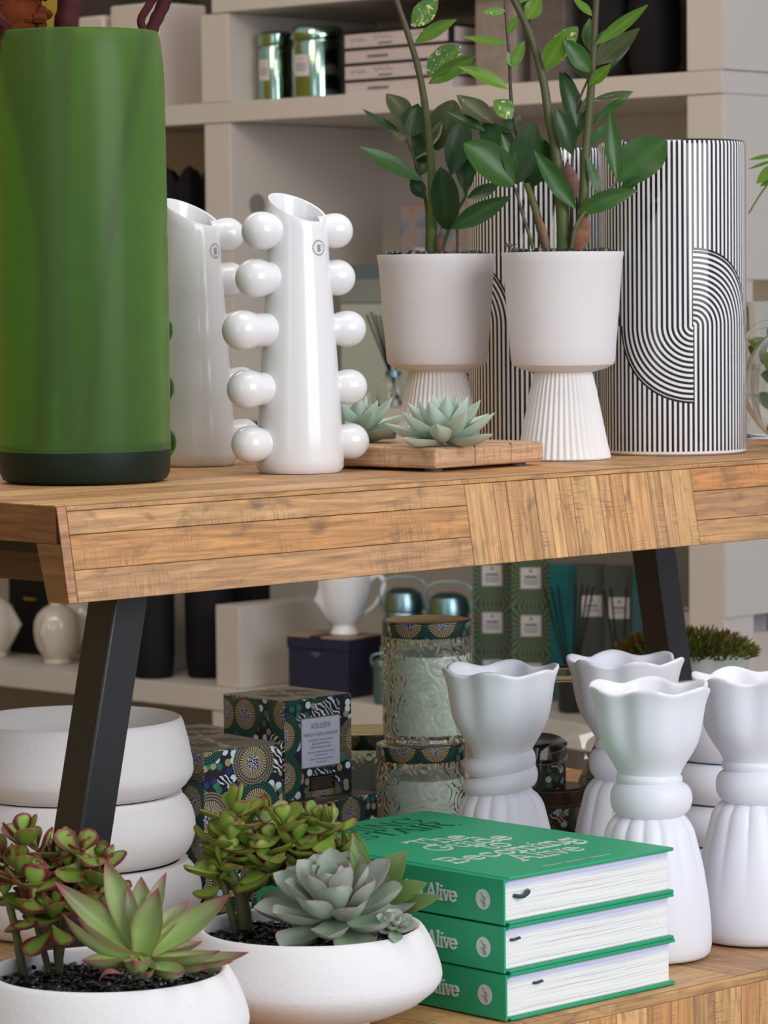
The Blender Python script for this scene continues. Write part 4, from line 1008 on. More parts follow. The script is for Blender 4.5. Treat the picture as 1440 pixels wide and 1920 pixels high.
jade(B2, Y2+.035, [(436,1530,.0,8,1.25),(428,1580,-.01,9,1.3),(415,1622,-.01,8,1.2),(455,1560,.01,8,1.2),(470,1600,.0,9,1.25),(497,1545,.02,8,1.1),(530,1552,-.01,8,1.2),(512,1590,-.005,9,1.2),(545,1590,-.01,9,1.25),
  (500,1625,-.015,8,1.3),(575,1565,.01,8,1.1),(600,1550,.0,8,1.05),(622,1552,-.01,8,1.0),(590,1600,0,8,1.1),(555,1625,0,8,1.1),(620,1590,.01,7,.9),(645,1600,.01,6,.85),(410,1655,.0,6,1.1),(400,1590,.01,6,1.1),(530,1630,.01,8,1)],
  [([(462,1730),(452,1680),(435,1640),(425,1590),(434,1535)], .0068, .0028), ([(455,1690),(480,1640),(500,1600),(530,1556)], .0045, .0022), ([(445,1720),(425,1680),(412,1630)], .0038, .002), ([(480,1650),(540,1610),(580,1575),(622,1556)], .003, .0018), ([(500,1640),(560,1625),(590,1600),(600,1552)], .003, .0018), ([(620,1640),(640,1620),(648,1600)], .0018, .0014)], .75, 5)

def agcol(t, s_, r):
    c = mixc(mixc((.36,.52,.12), (.24,.36,.12), t), (.36,.48,.20), .5*r); e = max((t-.80)/.16, (s_-.86)/.14*.7, 0)
    c = mixc(c, (.19,.115,.10), max(0, t-.30)*1.25*(1-r*.55)); return mixc(c, (.28,.06,.07), min(1, e))
mm = M(); o = B1.location; cr = P(266, 1782, Y1-.030)
for tx, ty, dy, W, bd, face in ((197,1612,.03,56,.05,.0),(102,1653,.0,52,-.06,.5),(118,1713,-.035,46,-.12,.5),(147,1722,-.03,44,-.10,.5),(153,1800,-.045,52,-.08,.2),(238,1662,.01,30,.03,.1),(265,1643,.03,54,.03,0),(312,1635,.03,40,.04,-.2),
    (297,1663,-.012,62,.02,0),(355,1690,.035,40,.05,-.2),(432,1677,.012,58,-.09,-.4),(467,1785,.01,48,-.10,-.3),(413,1782,-.03,52,-.10,-.3),(437,1803,.0,42,-.08,-.3),(347,1823,-.062,52,-.10,-.2),(388,1815,-.03,36,-.08,-.3),(250,1800,-.065,56,-.14,0),(276,1826,-.062,46,-.1,0),(186,1690,.03,50,0,.3),(380,1765,.04,40,-.05,-.2),(225,1690,.045,50,0,.2)):
    tp = P(tx, ty, cr.y+dy); b_ = cr + (tp-cr)*.06 + Vector((0,0,-.006)); up = Vector((face, -.35 if dy > -.02 else .1, 1)) if ty > 1700 else Vector((face, -1, .5))
    leaf(mm, b_-o, tp-o, up, W/FPX*Y1*.96, .0075, 'agave', bend=bd*1.2, cup=.42, colf=agcol, nL=13, nW=8)
obj('spiky_rosette', mm, MT['succ'], B1)['label'] = 'spiky green rosette with pink tips'
mm = M(); leaf(mm, P(185,1842,Y1-.075)-o, P(232,1828,Y1-.078)-o, (0,-.5,1), .007, .0010, 'zz', bend=.3, cup=.2, colf=lambda t, s_, r: (.25,.09,.07)); obj('dry_leaf', mm, MT['stem'], B1)

def blue(t, s_, r):
    c = mixc((.36,.52,.30), (.38,.49,.39), min(1, t*1.2)); c = mixc(c, (.36,.33,.35), .75*r*t); e = max((s_-.88)/.12*.8, (t-.93)/.07, 0); return mixc(c, (.40,.25,.25), min(1, e)*.8)
mm = M(); o = B2.location; cc = P(630, 1716, Y2-.024); rosette(mm, cc-o, (-.10,-.30,1), 32, .067, .036, .0068, 'ech', blue, e0=82, e1=-4, l0=.60, cup=.26, bend=.12, seed=7, pw=.9, jit=5)
obj('blue_rosette', mm, MT['succ'], B2)['label'] = 'large blue-green echeveria rosette'
mm = M(); c2 = P(740, 1738, Y2-.052); rosette(mm, c2-o, (.1,-.5,1), 16, .019, .013, .004, 'ech', blue, e0=70, e1=0, l0=.5, seed=3); obj('small_rosette', mm, MT['succ'], B2)
def alcol(t, s_, r): return mixc(mixc((.09,.17,.03), (.15,.24,.07), r), (.22,.10,.05), max(0, (t-.9)/.1)*.8)
mm = M(); cr = P(722, 1722, Y2+.012)
for bx, by, tx, ty, W, dy, fc in ((690,1680,660,1563,36,.0,.2),(692,1690,680,1573,26,.01,0),(684,1690,655,1585,24,-.01,.2),(705,1680,763,1595,58,.0,-.2),(722,1690,802,1656,42,-.005,-.3),(735,1712,829,1680,36,-.02,-.5),(700,1690,733,1600,20,.02,0),(730,1700,790,1668,30,.01,-.3)):
    leaf(mm, P(bx,by,Y2)-o, P(tx,ty,Y2+dy)-o, (fc,-1,.5), W/FPX*Y2, .0045, 'agave', bend=.04, cup=.2, colf=alcol, nL=12, nW=6)
obj('pointed_leaves', mm, MT['succ'], B2)

# ---- stacked white bowls
def stack(cx, cy, items, group, labs, mk='stone_white'):
    z = ZL + .0016
    for (pr, h), lab in zip(items, labs):
        mm = M(); mm.lathe(pr, 112); o = obj('ceramic_bowl', mm, MT[mk], loc=(cx, cy, z)); tag(o, lab, 'bowl', group); z += h
def ring_bowl(R, h, top=.89, bot=.86):
    pr = [(.02, 0), (R*bot-.004, 0), (R*bot, .001)]
    for i in range(1, 14):
        a = lerp(-1.25, 1.25, i/14); pr.append((R*(bot+(1-bot)*(cos(a)-cos(1.25))/(1-cos(1.25))), h/2 + h/2*sin(a)/sin(1.25)*.98))
    pr += [(R*top, h-.0004), (R*top-.008, h-.0006), (R*top-.012, h-.006), (R*.8, h*.5), (R*.7, h*.16), (.003, h*.12)]; return pr
tR, tB = .105, .118
topb = [(.02, 0), (.096, 0), (.1015, .001), (.1095, .0085), (.1150, .016), (.1168, .0215), (.1162, .030), (.1120, .052), (.1075, .069), (.1055, .0735), (.1035, .0748), (.1015, .074), (.1000, .070), (.104, .05), (.100, .02), (.09, .01), (.003, .008)]
sc_ = P(143, 1450, 3.32)
stack(sc_.x, 3.32, [(ring_bowl(.1235, .066), .0662), (ring_bowl(.118, .0665), .0667), (topb, .075)], 'stacked white bowls behind the bench leg',
      ['white round-sided bowl at the bottom of the stack behind the left bench leg', 'white round-sided bowl in the middle of the stack behind the left bench leg', 'white open bowl topmost on the stack behind the left bench leg'])
sc2 = P(1396, 1450, 3.54)
stack(sc2.x, 3.54, [(ring_bowl(.100, .045), .0452), (ring_bowl(.100, .044), .0442), (ring_bowl(.100, .044), .0442), (ring_bowl(.098, .072), .072)], 'stacked white bowls behind the right vases',
      ['white bowl at the bottom of the stack behind the right-hand tied vases', 'white bowl second from the bottom behind the right-hand tied vases', 'white bowl third from the bottom behind the right-hand tied vases', 'tall white bowl topmost on the stack behind the right-hand tied vases'], 'satin_white')

# ---- folk print candle boxes
def folk_box(loc, az, s, h, label, withlabel=False, off=(0, 0)):
    t = thing('candle_box', label, 'box', loc, radians(90-az), 'folk print candle boxes')
    mm = M(); mm.box(0, s, 0, s, 0, h)
    mm.uv = [(u+off[0], v_+off[1]) for u, v_ in mm.uv]
    # dark printed side facing left stays the same paper; lid top is gold foil print
    obj('carton', mm, MT['folk'], t, bevel=.0005, seg=1)
    mm = M(); mm.box(.0008, s-.0008, .0008, s-.0008, h+.0001, h+.0006)
    for r0 in (.12, .2, .27, .33): mm.lathe([(s*r0-.0012, h+.0005), (s*r0-.0012, h+.0011), (s*r0+.0004, h+.0011), (s*r0+.0004, h+.0005)], 40, o=(s/2, s/2, 0), cap0=False, cap1=False)
    obj('lid_print', mm, MT['goldp'], t, smooth=0)
    if withlabel:
        x0, x1, z0, z1 = s*.25, s*.81, h*.31, h*.80
        mm = M(); mm.box(x0-.0012, x1+.0012, -.0006, -.0001, z0-.0012, z1+.0012); obj('label_border', mm, MT['goldp'], t, smooth=0)
        mm = M(); mm.box(x0, x1, -.001, -.0006, z0, z1); lb = obj('paper_label', mm, MT['label'], t, smooth=0)
        def txt(s_, size, z, sx=1.0):
            cu = bpy.data.curves.new('t', 'FONT'); cu.body = s_; cu.size = size; cu.align_x = 'CENTER'; tmp = bpy.data.objects.new('t', cu); COL.objects.link(tmp)
            dg = bpy.context.evaluated_depsgraph_get(); me = bpy.data.meshes.new_from_object(tmp.evaluated_get(dg)); bpy.data.objects.remove(tmp)
            q = M(); q.add([((x0+x1)/2 + v.co.x*sx, -.00115, z + v.co.y) for v in me.vertices], [tuple(p.vertices) for p in me.polygons]); return q
        q = M()
        for s_, size, z, sx in (('VOLUSPA', .0088, z1-.0115, .78), ('FRENCH CADE LAVENDER', .0050, z1-.0195, .86), ('COCONUT WAX CANDLE', .0030, z1-.025, 1), ('BOUGIE PARFUMEE', .0030, z1-.029, 1), ('CIRE DE NOIX DE COCO', .0030, z1-.033, .9),
                              ('PHTHALATE FREE NATURAL WICKS', .0024, z1-.038, 1), ('SANS PHTALATES', .0024, z1-.0415, 1), ('HANDCRAFTED IN CALIFORNIA', .0024, z1-.0455, 1), ('VOLUSPA.COM', .0024, z1-.049, 1)):
            w_ = txt(s_, size, z, sx); q.add(w_.v, w_.f)
        if q.v: obj('label_print', q, MT['ink'], lb, smooth=0)
        mm = M(); mm.box(s*.36, s*.74, -.0007, -.0001, h*.07, h*.22); pn = obj('notice_panel', mm, MT['black'], t, smooth=0); mm = M()
        for i in range(7): mm.box(s*.38, s*(.72-.02*(i % 3)), -.001, -.0007, h*(.085+.018*i), h*(.091+.018*i))
        obj('notice_lines', mm, MT['goldp'], pn, smooth=0)
    return t
q = G(385, 1719, ZL); folk_box((q.x, q.y, ZL+.0016), 52.6, .098, .166, 'tall dark floral printed candle box at the left front of the boxes', off=(.012, .03))
q = P(346, 1388, 3.62); folk_box((q.x, 3.62, ZL+.0016), 50, .098, q.z-ZL-.002, 'tall dark floral printed box behind, its gold lid just showing beside the white bowls', off=(.06, .01))
q = P(601, 1512, 3.55); folk_box((q.x, 3.55, ZL+.0016), 37, .100, .0835, 'low dark floral printed box underneath the labelled one', off=(.025, .07))
q = P(534, 1509, 3.56); folk_box((q.x, 3.56, ZL+.0016+.0835+.0013), 46.5, .0985, .1075, 'dark floral printed candle box with a pale blue label, topmost of the boxes', True, off=(.2, .008))

# ---- candle jars
def candle_jar(loc, label, h=.134, R=.0495):
    t = thing('candle_jar', label, 'candle', loc, 0, 'embossed glass candle jars')
    mm = M(); g = h-.024
    mm.lathe([(.001, 0), (R-.006, 0), (R-.001, .003), (R, .008), (R, g-.014), (R-.001, g-.008), (R-.004, g-.002), (R-.005, g+.006), (R-.0075, g+.006), (R-.0075, g-.004), (R-.0035, g-.012), (R-.0035, .010), (R-.008, .006), (.001, .006)], 72)
    obj('glass', mm, MT['jarglass'], t)
    mm = M()
    mm.lathe([(.001, .0065), (R-.009, .0065), (R-.0042, .0105), (R-.0042, g-.0135), (R-.008, g-.0145), (.001, g-.0145)], 64); obj('wax', mm, MT['wax'], t)
    mm = M(); mm.lathe([(.001, g+.0065), (R-.001, g+.0065), (R-.0002, g+.008), (R-.0002, h-.0015), (R-.0012, h-.0004), (R-.004, h-.0004)], 72, cap1=False)
    ld = obj('lid', mm, MT['folk'], t); mm = M(); mm.lathe([(R-.0042, h-.0008), (R-.004, h), (R-.006, h+.0006), (R-.009, h-.0002), (R-.014, h+.0006), (R-.019, h), (R-.025, h+.0008), (R-.031, h), (R-.038, h+.0008), (.001, h+.0006)], 72, cap0=True); obj('gold_top', mm, MT['gold'], ld)
    return t
jq = P(790, 1500, 3.66); 
candle_jar((jq.x, 3.66, ZL+.0016), 'pale wax candle in an embossed glass jar, bottom of the two stacked behind the books')
candle_jar((jq.x+.008, 3.662, ZL+.0016+.1352), 'pale wax candle in an embossed glass jar with a gold lid, standing on another jar')
jq = P(688, 1500, 3.77); candle_jar((jq.x, 3.77, ZL+.0016), 'gold lidded candle jar in the gap between the labelled box and the stacked jars')
# ---- black and gold tins inside a big clear bowl
ct = P(1056, 1450, 3.78)
t = thing('glass_bowl', 'large clear glass bowl behind the white tied vases', 'bowl', (ct.x, 3.78, ZL+.0016))
mm = M(); R = .115; pr = [(.001, 0), (.05, 0)] + [(R*cos(a), .098+R*sin(a)) for a in [lerp(-1.0, 1.05, i/22) for i in range(23)]]
mm.lathe(pr + [(max(.001, r-.0025), z+(.003 if z < .02 else 0)) for r, z in reversed(pr)], 80); obj('glass_wall', mm, MT['glass'], t)
def tin(c, rot, R, h, label, m='folk'):
    t = thing('candle_tin', label, 'tin', c, 0, 'black and gold candle tins'); t.rotation_euler = rot
    mm = M(); mm.lathe([(.001, 0), (R, 0), (R, h*.66), (.001, h*.66)], 48); obj('tin_body', mm, MT[m], t)
    mm = M(); mm.lathe([(.001, h*.665), (R+.0008, h*.665), (R+.001, h*.68), (R+.001, h*.97), (R-.001, h), (.001, h)], 48); obj('lid', mm, MT['black_gloss'], t)
    mm = M()
    for zz_ in (h*.70, h*.955): mm.lathe([(R+.0009, zz_-.0006), (R+.0017, zz_), (R+.0009, zz_+.0006)], 48, cap0=False, cap1=False)
    obj('gold_trim', mm, MT['gold'], t)
tin((ct.x-.012, 3.765, ZL+.009), (0, 0, .3), .036, .062, 'black and gold patterned tin lying flat, lowest in the clear glass bowl')
tin((ct.x-.028, 3.762, ZL+.0735), (radians(14), 0, 0), .030, .05, 'gold rimmed tin resting on the lowest tin in the clear bowl')
tin((ct.x+.045, 3.79, ZL+.06), (radians(18), radians(22), 0), .030, .085, 'dark tin with a sunflower print leaning at the right in the clear bowl')
# ---- moss ball pot behind the bench leg
mq = P(1285, 1184, 4.22)
t = thing('moss_planter', 'planter topped with green and rust moss behind the right bench leg', 'potted plant', (mq.x, 4.22, ZL+.0016))
hh = mq.z-ZL
mm = M(); mm.lathe([(.03, 0), (.06, 0), (.075, .05), (.08, hh-.03), (.077, hh-.026), (.074, hh-.03), (.06, .05), (.001, .04)], 48); obj('pot', mm, MT['palegreen'], t)
rr = random.Random(3)
for nm, m, cnt, cf in (('moss', 'moss', 1500, 1), ('rusty_moss', 'rust', 700, 0)):
    mm = M()
    for i in range(cnt):
        a = rr.uniform(0, 2*pi); q = sqrt(rr.random())*.086; el = sqrt(max(0, 1-(q/.09)**2)); z = hh-.035+.032*el*rr.uniform(.2,1)
        if cf == 0 and rr.random() < .7: a = rr.choice((pi+rr.uniform(-.5,.5), rr.uniform(-.5,.5)))
        d = Vector((cos(a)*q/.09+rr.uniform(-.5,.5), sin(a)*q/.09+rr.uniform(-.5,.5), el+rr.uniform(-.2,.6))).normalized()*rr.uniform(.006,.015)
        s_ = d.cross(Vector((rr.random(), rr.random(), .3))).normalized()*.0012; b_ = Vector((cos(a)*q, sin(a)*q, z))
        k = rr.uniform(.5, 1.6); c = (.11*k,.15*k,.02*k) if cf else (.20*k,.085*k,.03*k)
        mm.add([b_-s_, b_+s_, b_+d*.6+s_*1.2, b_+d, b_+d*.6-s_*1.2], [(0,1,2,3,4)], c)
    if cf: mm.ball((0,0,hh-.05), .075, (1,1,.5), 20, (.05,.07,.01))
    o = obj(nm, mm, MT['stem'], t, smooth=0); o['kind'] = 'stuff'
mm = M(); o = t.location; mm.tube(smooth_pts([P(1258,1235,4.16)-o, P(1262,1195,4.16)-o, P(1252,1160,4.165)-o, P(1262,1125,4.17)-o], 5), [.010-.0004*i for i in range(16)], 9, (.13,.07,.05)); obj('driftwood', mm, MT['stem'], t)
# ---- cream platter behind the left stack
cq = G(170, 1345, .47); mm = M(); pq = P(170, 1345, 3.62)
hq = pq.z-ZL-.003; mm.lathe([(.02, 0), (.05, 0), (.055, .006), (.05, .02), (.055, hq*.6), (.085, hq-.012), (.098, hq), (.094, hq+.002), (.08, hq-.008), (.001, hq-.016)], 56)
tag(obj('cream_pedestal_dish', mm, MT['cream_glaze'], loc=(pq.x-.01, 3.62, ZL+.0016)), 'cream footed dish peeking over the white bowl stack at the left', 'dish')
# ================================================================== goods on the shelves
ZA, ZB, ZC = 1.4385, .8665, .3225
def sbox(px, py, depth, zs, w_, d_, h, m, label, cat, name, group=None, az=None, bv=.0015):
    q = on_shelf(px, py, depth); rz = s_az if az is None else az
    t = thing(name, label, cat, (q.x, q.y, zs), rz, group); mm = M(); mm.box(0, w_, 0, d_, 0, h); obj('box_body', mm, MT[m], t, bevel=bv); return t
def simple(name, mm, m, loc, label, cat, group=None, rz=0, **k):
    o = obj(name, mm, MT[m], loc=loc, rz=rz, **k); return tag(o, label, cat, group)

# shelf A, right compartment: two mirrored jars
def mjar(px, depth, R, h, label):
    q = on_shelf(px, 180, depth); t = thing('mirrored_jar', label, 'jar', (q.x, q.y, ZA), 0, 'mirrored green candle jars')
    mm = M(); mm.lathe([(.001, 0), (R-.004, 0), (R, .004), (R, h*.72), (R-.003, h*.78), (R-.003, h*.80), (.001, h*.80)], 48, lambda th, z, r: (r*(1+.012*sin(th*24)), z)); obj('jar_body', mm, MT['mercury'], t)
    mm = M(); mm.lathe([(.001, h*.805), (R+.001, h*.805), (R+.002, h*.83), (R+.001, h*.96), (R-.004, h), (.001, h*1.01)], 48); obj('lid', mm, MT['mercury'], t)
    mm = M(); th0 = radians(-128)
    vs = [(cos(th0+a)*(R+.0025), sin(th0+a)*(R+.0025), z) for z in (h*.30, h*.60) for a in [lerp(-.38, .38, i/6) for i in range(7)]]
    mm.add(vs, [(i, i+1, i+8, i+7) for i in range(6)]); lb = obj('paper_label', mm, MT['labelw'], t)
    mm = M()
    for z, w_ in ((.53, .05), (.46, .2), (.42, .26), (.38, .2)):
        vs = [(cos(th0+a)*(R+.0029), sin(th0+a)*(R+.0029), h*z+dz) for dz in (0, .002) for a in (-w_, 0, w_)]; mm.add(vs, [(0,1,4,3),(1,2,5,4)])
    obj('label_print', mm, MT['ink'], lb)
mjar(517, .085, .0325, .131, 'green mirrored glass jar with a white label, left of the pair on the top shelf')
mjar(596, .075, .047, .134, 'larger green mirrored jar with a white label, right of the pair on the top shelf')
# gift boxes with black edging
def gift(px, z, label):
    q = on_shelf(px, 165, .03); t = thing('gift_box', label, 'box', (q.x, q.y, z), s_az, 'white gift boxes with black edges')
    W_, D_ = .268, .20
    mm = M(); mm.box(.002, W_-.002, .002, D_-.002, 0, .0225); bs = obj('base', mm, MT['pink'], t)
    mm = M(); mm.box(.06, .11, -.0003, .0018, .009, .0125); obj('base_print', mm, MT['ink'], bs, smooth=0)
    mm = M(); mm.box(0, W_, 0, D_, .0228, .0575); ld = obj('lid', mm, MT['black'], t)
    mm = M(); mm.box(.004, W_-.010, -.0009, -.0001, .0275, .0515); mm.box(W_+.0001, W_+.0009, .006, D_-.006, .0265, .0525); lp = obj('lid_panel', mm, MT['pink'], ld, smooth=0)
    mm = M(); rr = random.Random(3)
    for x0, x1, zz_ in ((.018, .058, .040), (.075, .125, .043), (.165, .235, .043)):
        pts = [(x0 + (x1-x0)*i/14, -.0012, zz_ + (.0025*sin(i*2.2) if i % 5 else .0045)) for i in range(15)]; mm.tube(pts, .0006, 5)
    obj('script_print', mm, MT['ink'], lp); mm = M(); mm.box(.088, .122, -.0014, -.0009, .0315, .0345); obj('caption_print', mm, MT['ink'], lp)
gift(645, ZA, 'white gift box with black edges and script, lower of the two on the top shelf'); gift(645, ZA+.0577, 'white gift box with black edges and script, upper of the two on the top shelf')
# mottled blocks and black pots further right
q = on_shelf(883, 150, .035); t = thing('stone_planter', 'tall mottled grey-brown square planter beside the gift boxes', 'planter', (q.x+.004, q.y+.002, ZA), s_az)
mm = M(); mm.box(.004, .10, 0, .10, 0, .160); obj('block_body', mm, MT['fabric'], t, bevel=.004)
q = on_shelf(985, 150, .035); t = thing('stone_planter', 'darker mottled square planter to the right, behind the leafy stems', 'planter', (q.x+.004, q.y+.002, ZA), s_az)
mm = M(); mm.box(.004, .085, 0, .10, 0, .1605); obj('block_body', mm, mat('dark_stone', (.12,.10,.09), .9, var=.3, vscale=45), t, bevel=.004)
for px, R, h, lab in ((1145, .052, .161, 'glossy black pot left of two on the top shelf'), (1228, .045, .150, 'glossy black pot right of two on the top shelf')):
    q = on_shelf(px, 130, .09); mm = M(); mm.lathe([(.01, 0), (R*.8, 0), (R, .03), (R, h*.8), (R*.96, h), (R*.9, h), (R*.9, h*.3), (.001, h*.3)], 48); simple('black_pot', mm, 'black', (q.x, q.y, ZA), lab, 'pot', 'black pots on the top shelf')
# shelf A, left compartment: square white pots with moss
for px, w_, h, lab in ((148, .075, .188, 'small square white pot at the left on the top shelf'), (208, .135, .204, 'large square white pot with dark moss on the top shelf')):
    q = on_shelf(px, 190, .035); t = thing('square_pot', lab, 'pot', (q.x, q.y, ZA), s_az + radians(0), 'square white pots on the top shelf')
    W2 = w_
    mm = M(); mm.box(0, W2, 0, W2, 0, h); mm2 = M(); obj('pot_body', mm, MT['cream_pot'], t, bevel=.006, seg=3)
    mm = M(); rr = random.Random(2)
    for i in range(900): 
        b_ = Vector((rr.uniform(.006, W2-.006), rr.uniform(.006, W2-.006), h)); d = Vector((rr.uniform(-1,1), rr.uniform(-1,1), rr.uniform(.3,1.5))).normalized()*rr.uniform(.012,.035); s_ = Vector((.0015, .0005, 0)); mm.add([b_-s_, b_+s_, b_+d], [(0,1,2)], (.03,.035,.012))
    if w_ > .1: o = obj('moss', mm, MT['stem'], t, smooth=0); o['kind'] = 'stuff'
q = on_shelf(134, 60, .02); mm = M(); mm.lathe([(.01, 0), (.022, 0), (.022, .150), (.02, .158), (.001, .158)], 40); simple('gold_canister', mm, 'gold', (q.x-.01, q.y, ZA), 'shiny gold canister left of the square white pots', 'canister')
# shelf B left: black scalloped pot
q = on_shelf(338, 600, .14); n = 0
mm = M(); mm.lathe([(.03, 0), (.09, 0), (.095, .01), (.105, .2), (.110, .424), (.106, .430), (.10, .41), (.09, .03), (.001, .02)], 196, lambda th, z, r: (r*(1+.04*abs(sin(th*7))), z + (.030*abs(sin(th*7)) if z > .40 else 0)))
simple('scalloped_pot', mm, 'black', (q.x-.02, q.y, ZB), 'matt black pot with a scalloped rim behind the left bobble vase', 'pot')
# shelf B right: pale box with slate lid, patterned box on top, diffuser, purple box
q = on_shelf(640, 740, .16); t = thing('gift_box', 'large pale green box with a slate lid band behind the bobble vase', 'box', (q.x, q.y, ZB), s_az)
W2 = .30
mm = M(); mm.box(0, W2, 0, .16, 0, .19); obj('box_body', mm, MT['palegreen'], t, bevel=.002)
mm = M(); mm.box(-.002, W2+.002, -.002, .162, .1902, .262); ld = obj('lid', mm, mat('grey_marbled', (.22,.24,.22), .5, var=.3, vscale=14), t, bevel=.002)
mm = M(); mm.box(-.0028, W2+.0028, -.0028, .1628, .236, .2624); obj('lid_band', mm, MT['slate'], ld, smooth=0)
q = on_shelf(752, 480, .20)
fl, nt, b = new_mat('painted_floral_paper'); tc = nd(nt, 'ShaderNodeTexCoord').outputs['Object']; n1 = nd(nt, 'ShaderNodeTexNoise', {'Vector': tc, 'Scale': 22.0, 'Detail': 3.0}); rp = nd(nt, 'ShaderNodeValToRGB', {0: n1.outputs[0]}); e = rp.color_ramp
for p_, c_ in ((.36, (.12,.18,.26)), (.44, (.24,.22,.26)), (.52, (.27,.25,.28)), (.58, (.36,.20,.12)), (.66, (.20,.20,.30))):
    el = e.elements.new(p_); el.color = (*c_, 1)
nt.links.new(rp.outputs[0], b.inputs['Base Color'])
t = thing('patterned_box', 'blue and terracotta painted box behind the plant stem', 'box', (q.x, q.y, ZB+.2628), s_az); mm = M(); mm.box(0, .19, 0, .12, 0, .112); obj('box_body', mm, fl, t, bevel=.002)
mm = M(); mm.box(.035, .062, -.002, -.0003, .004, .030); obj('paper_label', mm, MT['labelw'], t, smooth=0)
q = on_shelf(738, 745, .06); t = thing('reed_diffuser', 'glass reed diffuser with black sticks on the middle shelf', 'diffuser', (q.x, q.y, ZB))
mm = M(); mm.lathe([(.001, 0), (.028, 0), (.031, .004), (.031, .040), (.026, .048), (.012, .054), (.012, .066), (.009, .066), (.009, .053), (.024, .044), (.028, .038), (.028, .005), (.001, .004)], 40); obj('bottle', mm, MT['glass'], t)
mm = M(); mm.lathe([(.0125, .056), (.0150, .056), (.0150, .067), (.0125, .067)], 32, cap0=False, cap1=False); obj('collar', mm, MT['silverm'], t)
for i, (dx, dz) in enumerate(((-.048, .17), (-.040, .175), (-.032, .17), (-.024, .168), (.02, .165))):
    mm = M(); mm.tube([(-dx*.30, .002*i-.004, .006), (dx, .002*i-.004, dz)], .0019, 6); obj('reed', mm, MT['black'], t)
sbox(862, 740, .05, ZB, .05, .05, .066, 'purple', 'small dark purple box between the pedestal planter and the striped vase', 'box', 'small_box')

# shelf C ------------------------------------------------------------------
# face vases (glazed heads)
def face_mod(front, s=1.0):
    def f(th, z, r):
        d = 0; zz_ = z/s
        for k in range(3):
            a = (th - front - k*2*pi/3 + pi) % (2*pi) - pi
            g = lambda ca, cz, wa, wz, am: am*math.exp(-((a-ca)/wa)**2 - ((zz_-cz)/wz)**2)
            d += g(0, .062, .13, .018, .015) + g(0, .052, .18, .007, .005) + g(0, .036, .30, .0045, .0045) + g(0, .022, .3, .009, .004)
            d += g(-.42, .068, .20, .007, .003) + g(.42, .068, .20, .007, .003) - g(-.42, .078, .22, .006, .002) - g(.42, .078, .22, .006, .002) + g(0, .088, .8, .006, .002) - g(-.42,.060,.25,.005,.002) - g(.42,.060,.25,.005,.002)
        return r + d*s, z
    return f
for px, py, dep, fr, s_, lab in ((108, 1240, .10, -115, 1.08, 'glazed cream vase modelled as a face, below the bench corner'), (-12, 1230, .10, -20, 1.12, 'glazed cream face vase cut off by the left edge on the low shelf'), (158, 1235, .21, -60, 1.15, 'glazed cream vase partly hidden behind the left bench leg')):
    q = on_shelf(px, py, dep); s = s_; mm = M()
    mm.lathe([(.01, 0), (.026*s, 0), (.028*s, .002*s), (.025*s, .010*s), (.030*s, .018*s), (.038*s, .030*s), (.0425*s, .045*s), (.0445*s, .062*s), (.043*s, .080*s), (.037*s, .095*s), (.026*s, .106*s), (.014*s, .112*s), (.0125*s, .122*s), (.0145*s, .132*s), (.011*s, .132*s), (.010*s, .115*s), (.001, .11*s)], 96, face_mod(radians(fr), s))
    simple('face_vase', mm, 'cream_glaze', (q.x, q.y, ZC), lab, 'vase', 'glazed face vases')
# black boxes and pots
t = sbox(18, 1230, .18, ZC, .135, .12, .17, 'black', 'black gift box with a thin gold strip behind the face vases', 'box', 'gift_box')
mm = M(); mm.box(.05, .09, -.0012, -.0002, .115, .119); obj('gold_strip', mm, MT['gold'], t, smooth=0)
for px, dep, R, h, lab in ((288, .055, .043, .190, 'matt black round pot right beside the left bench leg'), (393, .13, .047, .215, 'matt black pot behind the white box on the low shelf')):
    q = on_shelf(px, 1265, dep); mm = M(); mm.lathe([(.01, 0), (R*.84, 0), (R*.92, .004), (R, .05), (R*1.02, h-.004), (R, h), (R*.94, h-.004), (R*.9, .03), (.001, .02)], 56); simple('black_pot', mm, 'black', (q.x, q.y, ZC), lab, 'pot', 'black pots on the low shelf')
sbox(398, 1120, .205, ZC, .115, .05, .215, 'black', 'wide black box standing at the back of the low shelf', 'box', 'gift_box')
q = on_shelf(450, 1287, .018); t = thing('white_box', 'plain white box standing on the low shelf beside the navy box', 'box', (q.x, q.y, ZC), radians(44))
mm = M(); mm.box(-.0, .235, 0, .068, 0, .158); obj('box_body', mm, MT['shelf_white'], t, bevel=.0015)
q = on_shelf(652, 1310, .03); t = thing('navy_box', 'dark navy gift box with a ribbon under the head-shaped mug', 'box', (q.x, q.y, ZC), radians(52))
nw, nl_ = .10, .142; mm = M(); mm.box(0, nw, 0, nl_, 0, .089); obj('box_body', mm, MT['navy'], t, bevel=.001)
mm = M(); mm.box(-.002, nw+.002, -.002, nl_+.002, .0893, .113); ld = obj('lid', mm, MT['navy'], t, bevel=.001)
mm = M(); mm.box(-.0024, nw+.0024, -.0024, nl_+.0024, .1105, .1134); obj('lid_edge', mm, mat('tan_edge', (.36,.24,.15), .6), ld, smooth=0)
mm = M(); mm.box(-.0034, nw+.0034, .062, .088, .0895, .1139); rb = obj('ribbon', mm, MT['navy'], ld, smooth=0)
mm = M(); mm.box(-.0006, -.0001, .065, .085, .079, .0835); mm.box(-.0006, -.0001, .071, .079, .074, .0775); obj('print', mm, MT['ink'], t, smooth=0)
mq_ = t.location + Vector((cos(radians(52))*nw*.5 - sin(radians(52))*nl_*.32, sin(radians(52))*nw*.5 + cos(radians(52))*nl_*.32, .1145))
t = thing('head_mug', 'glossy white mug shaped like a head, standing on the navy box', 'mug', mq_)
mm = M(); s = 1.05
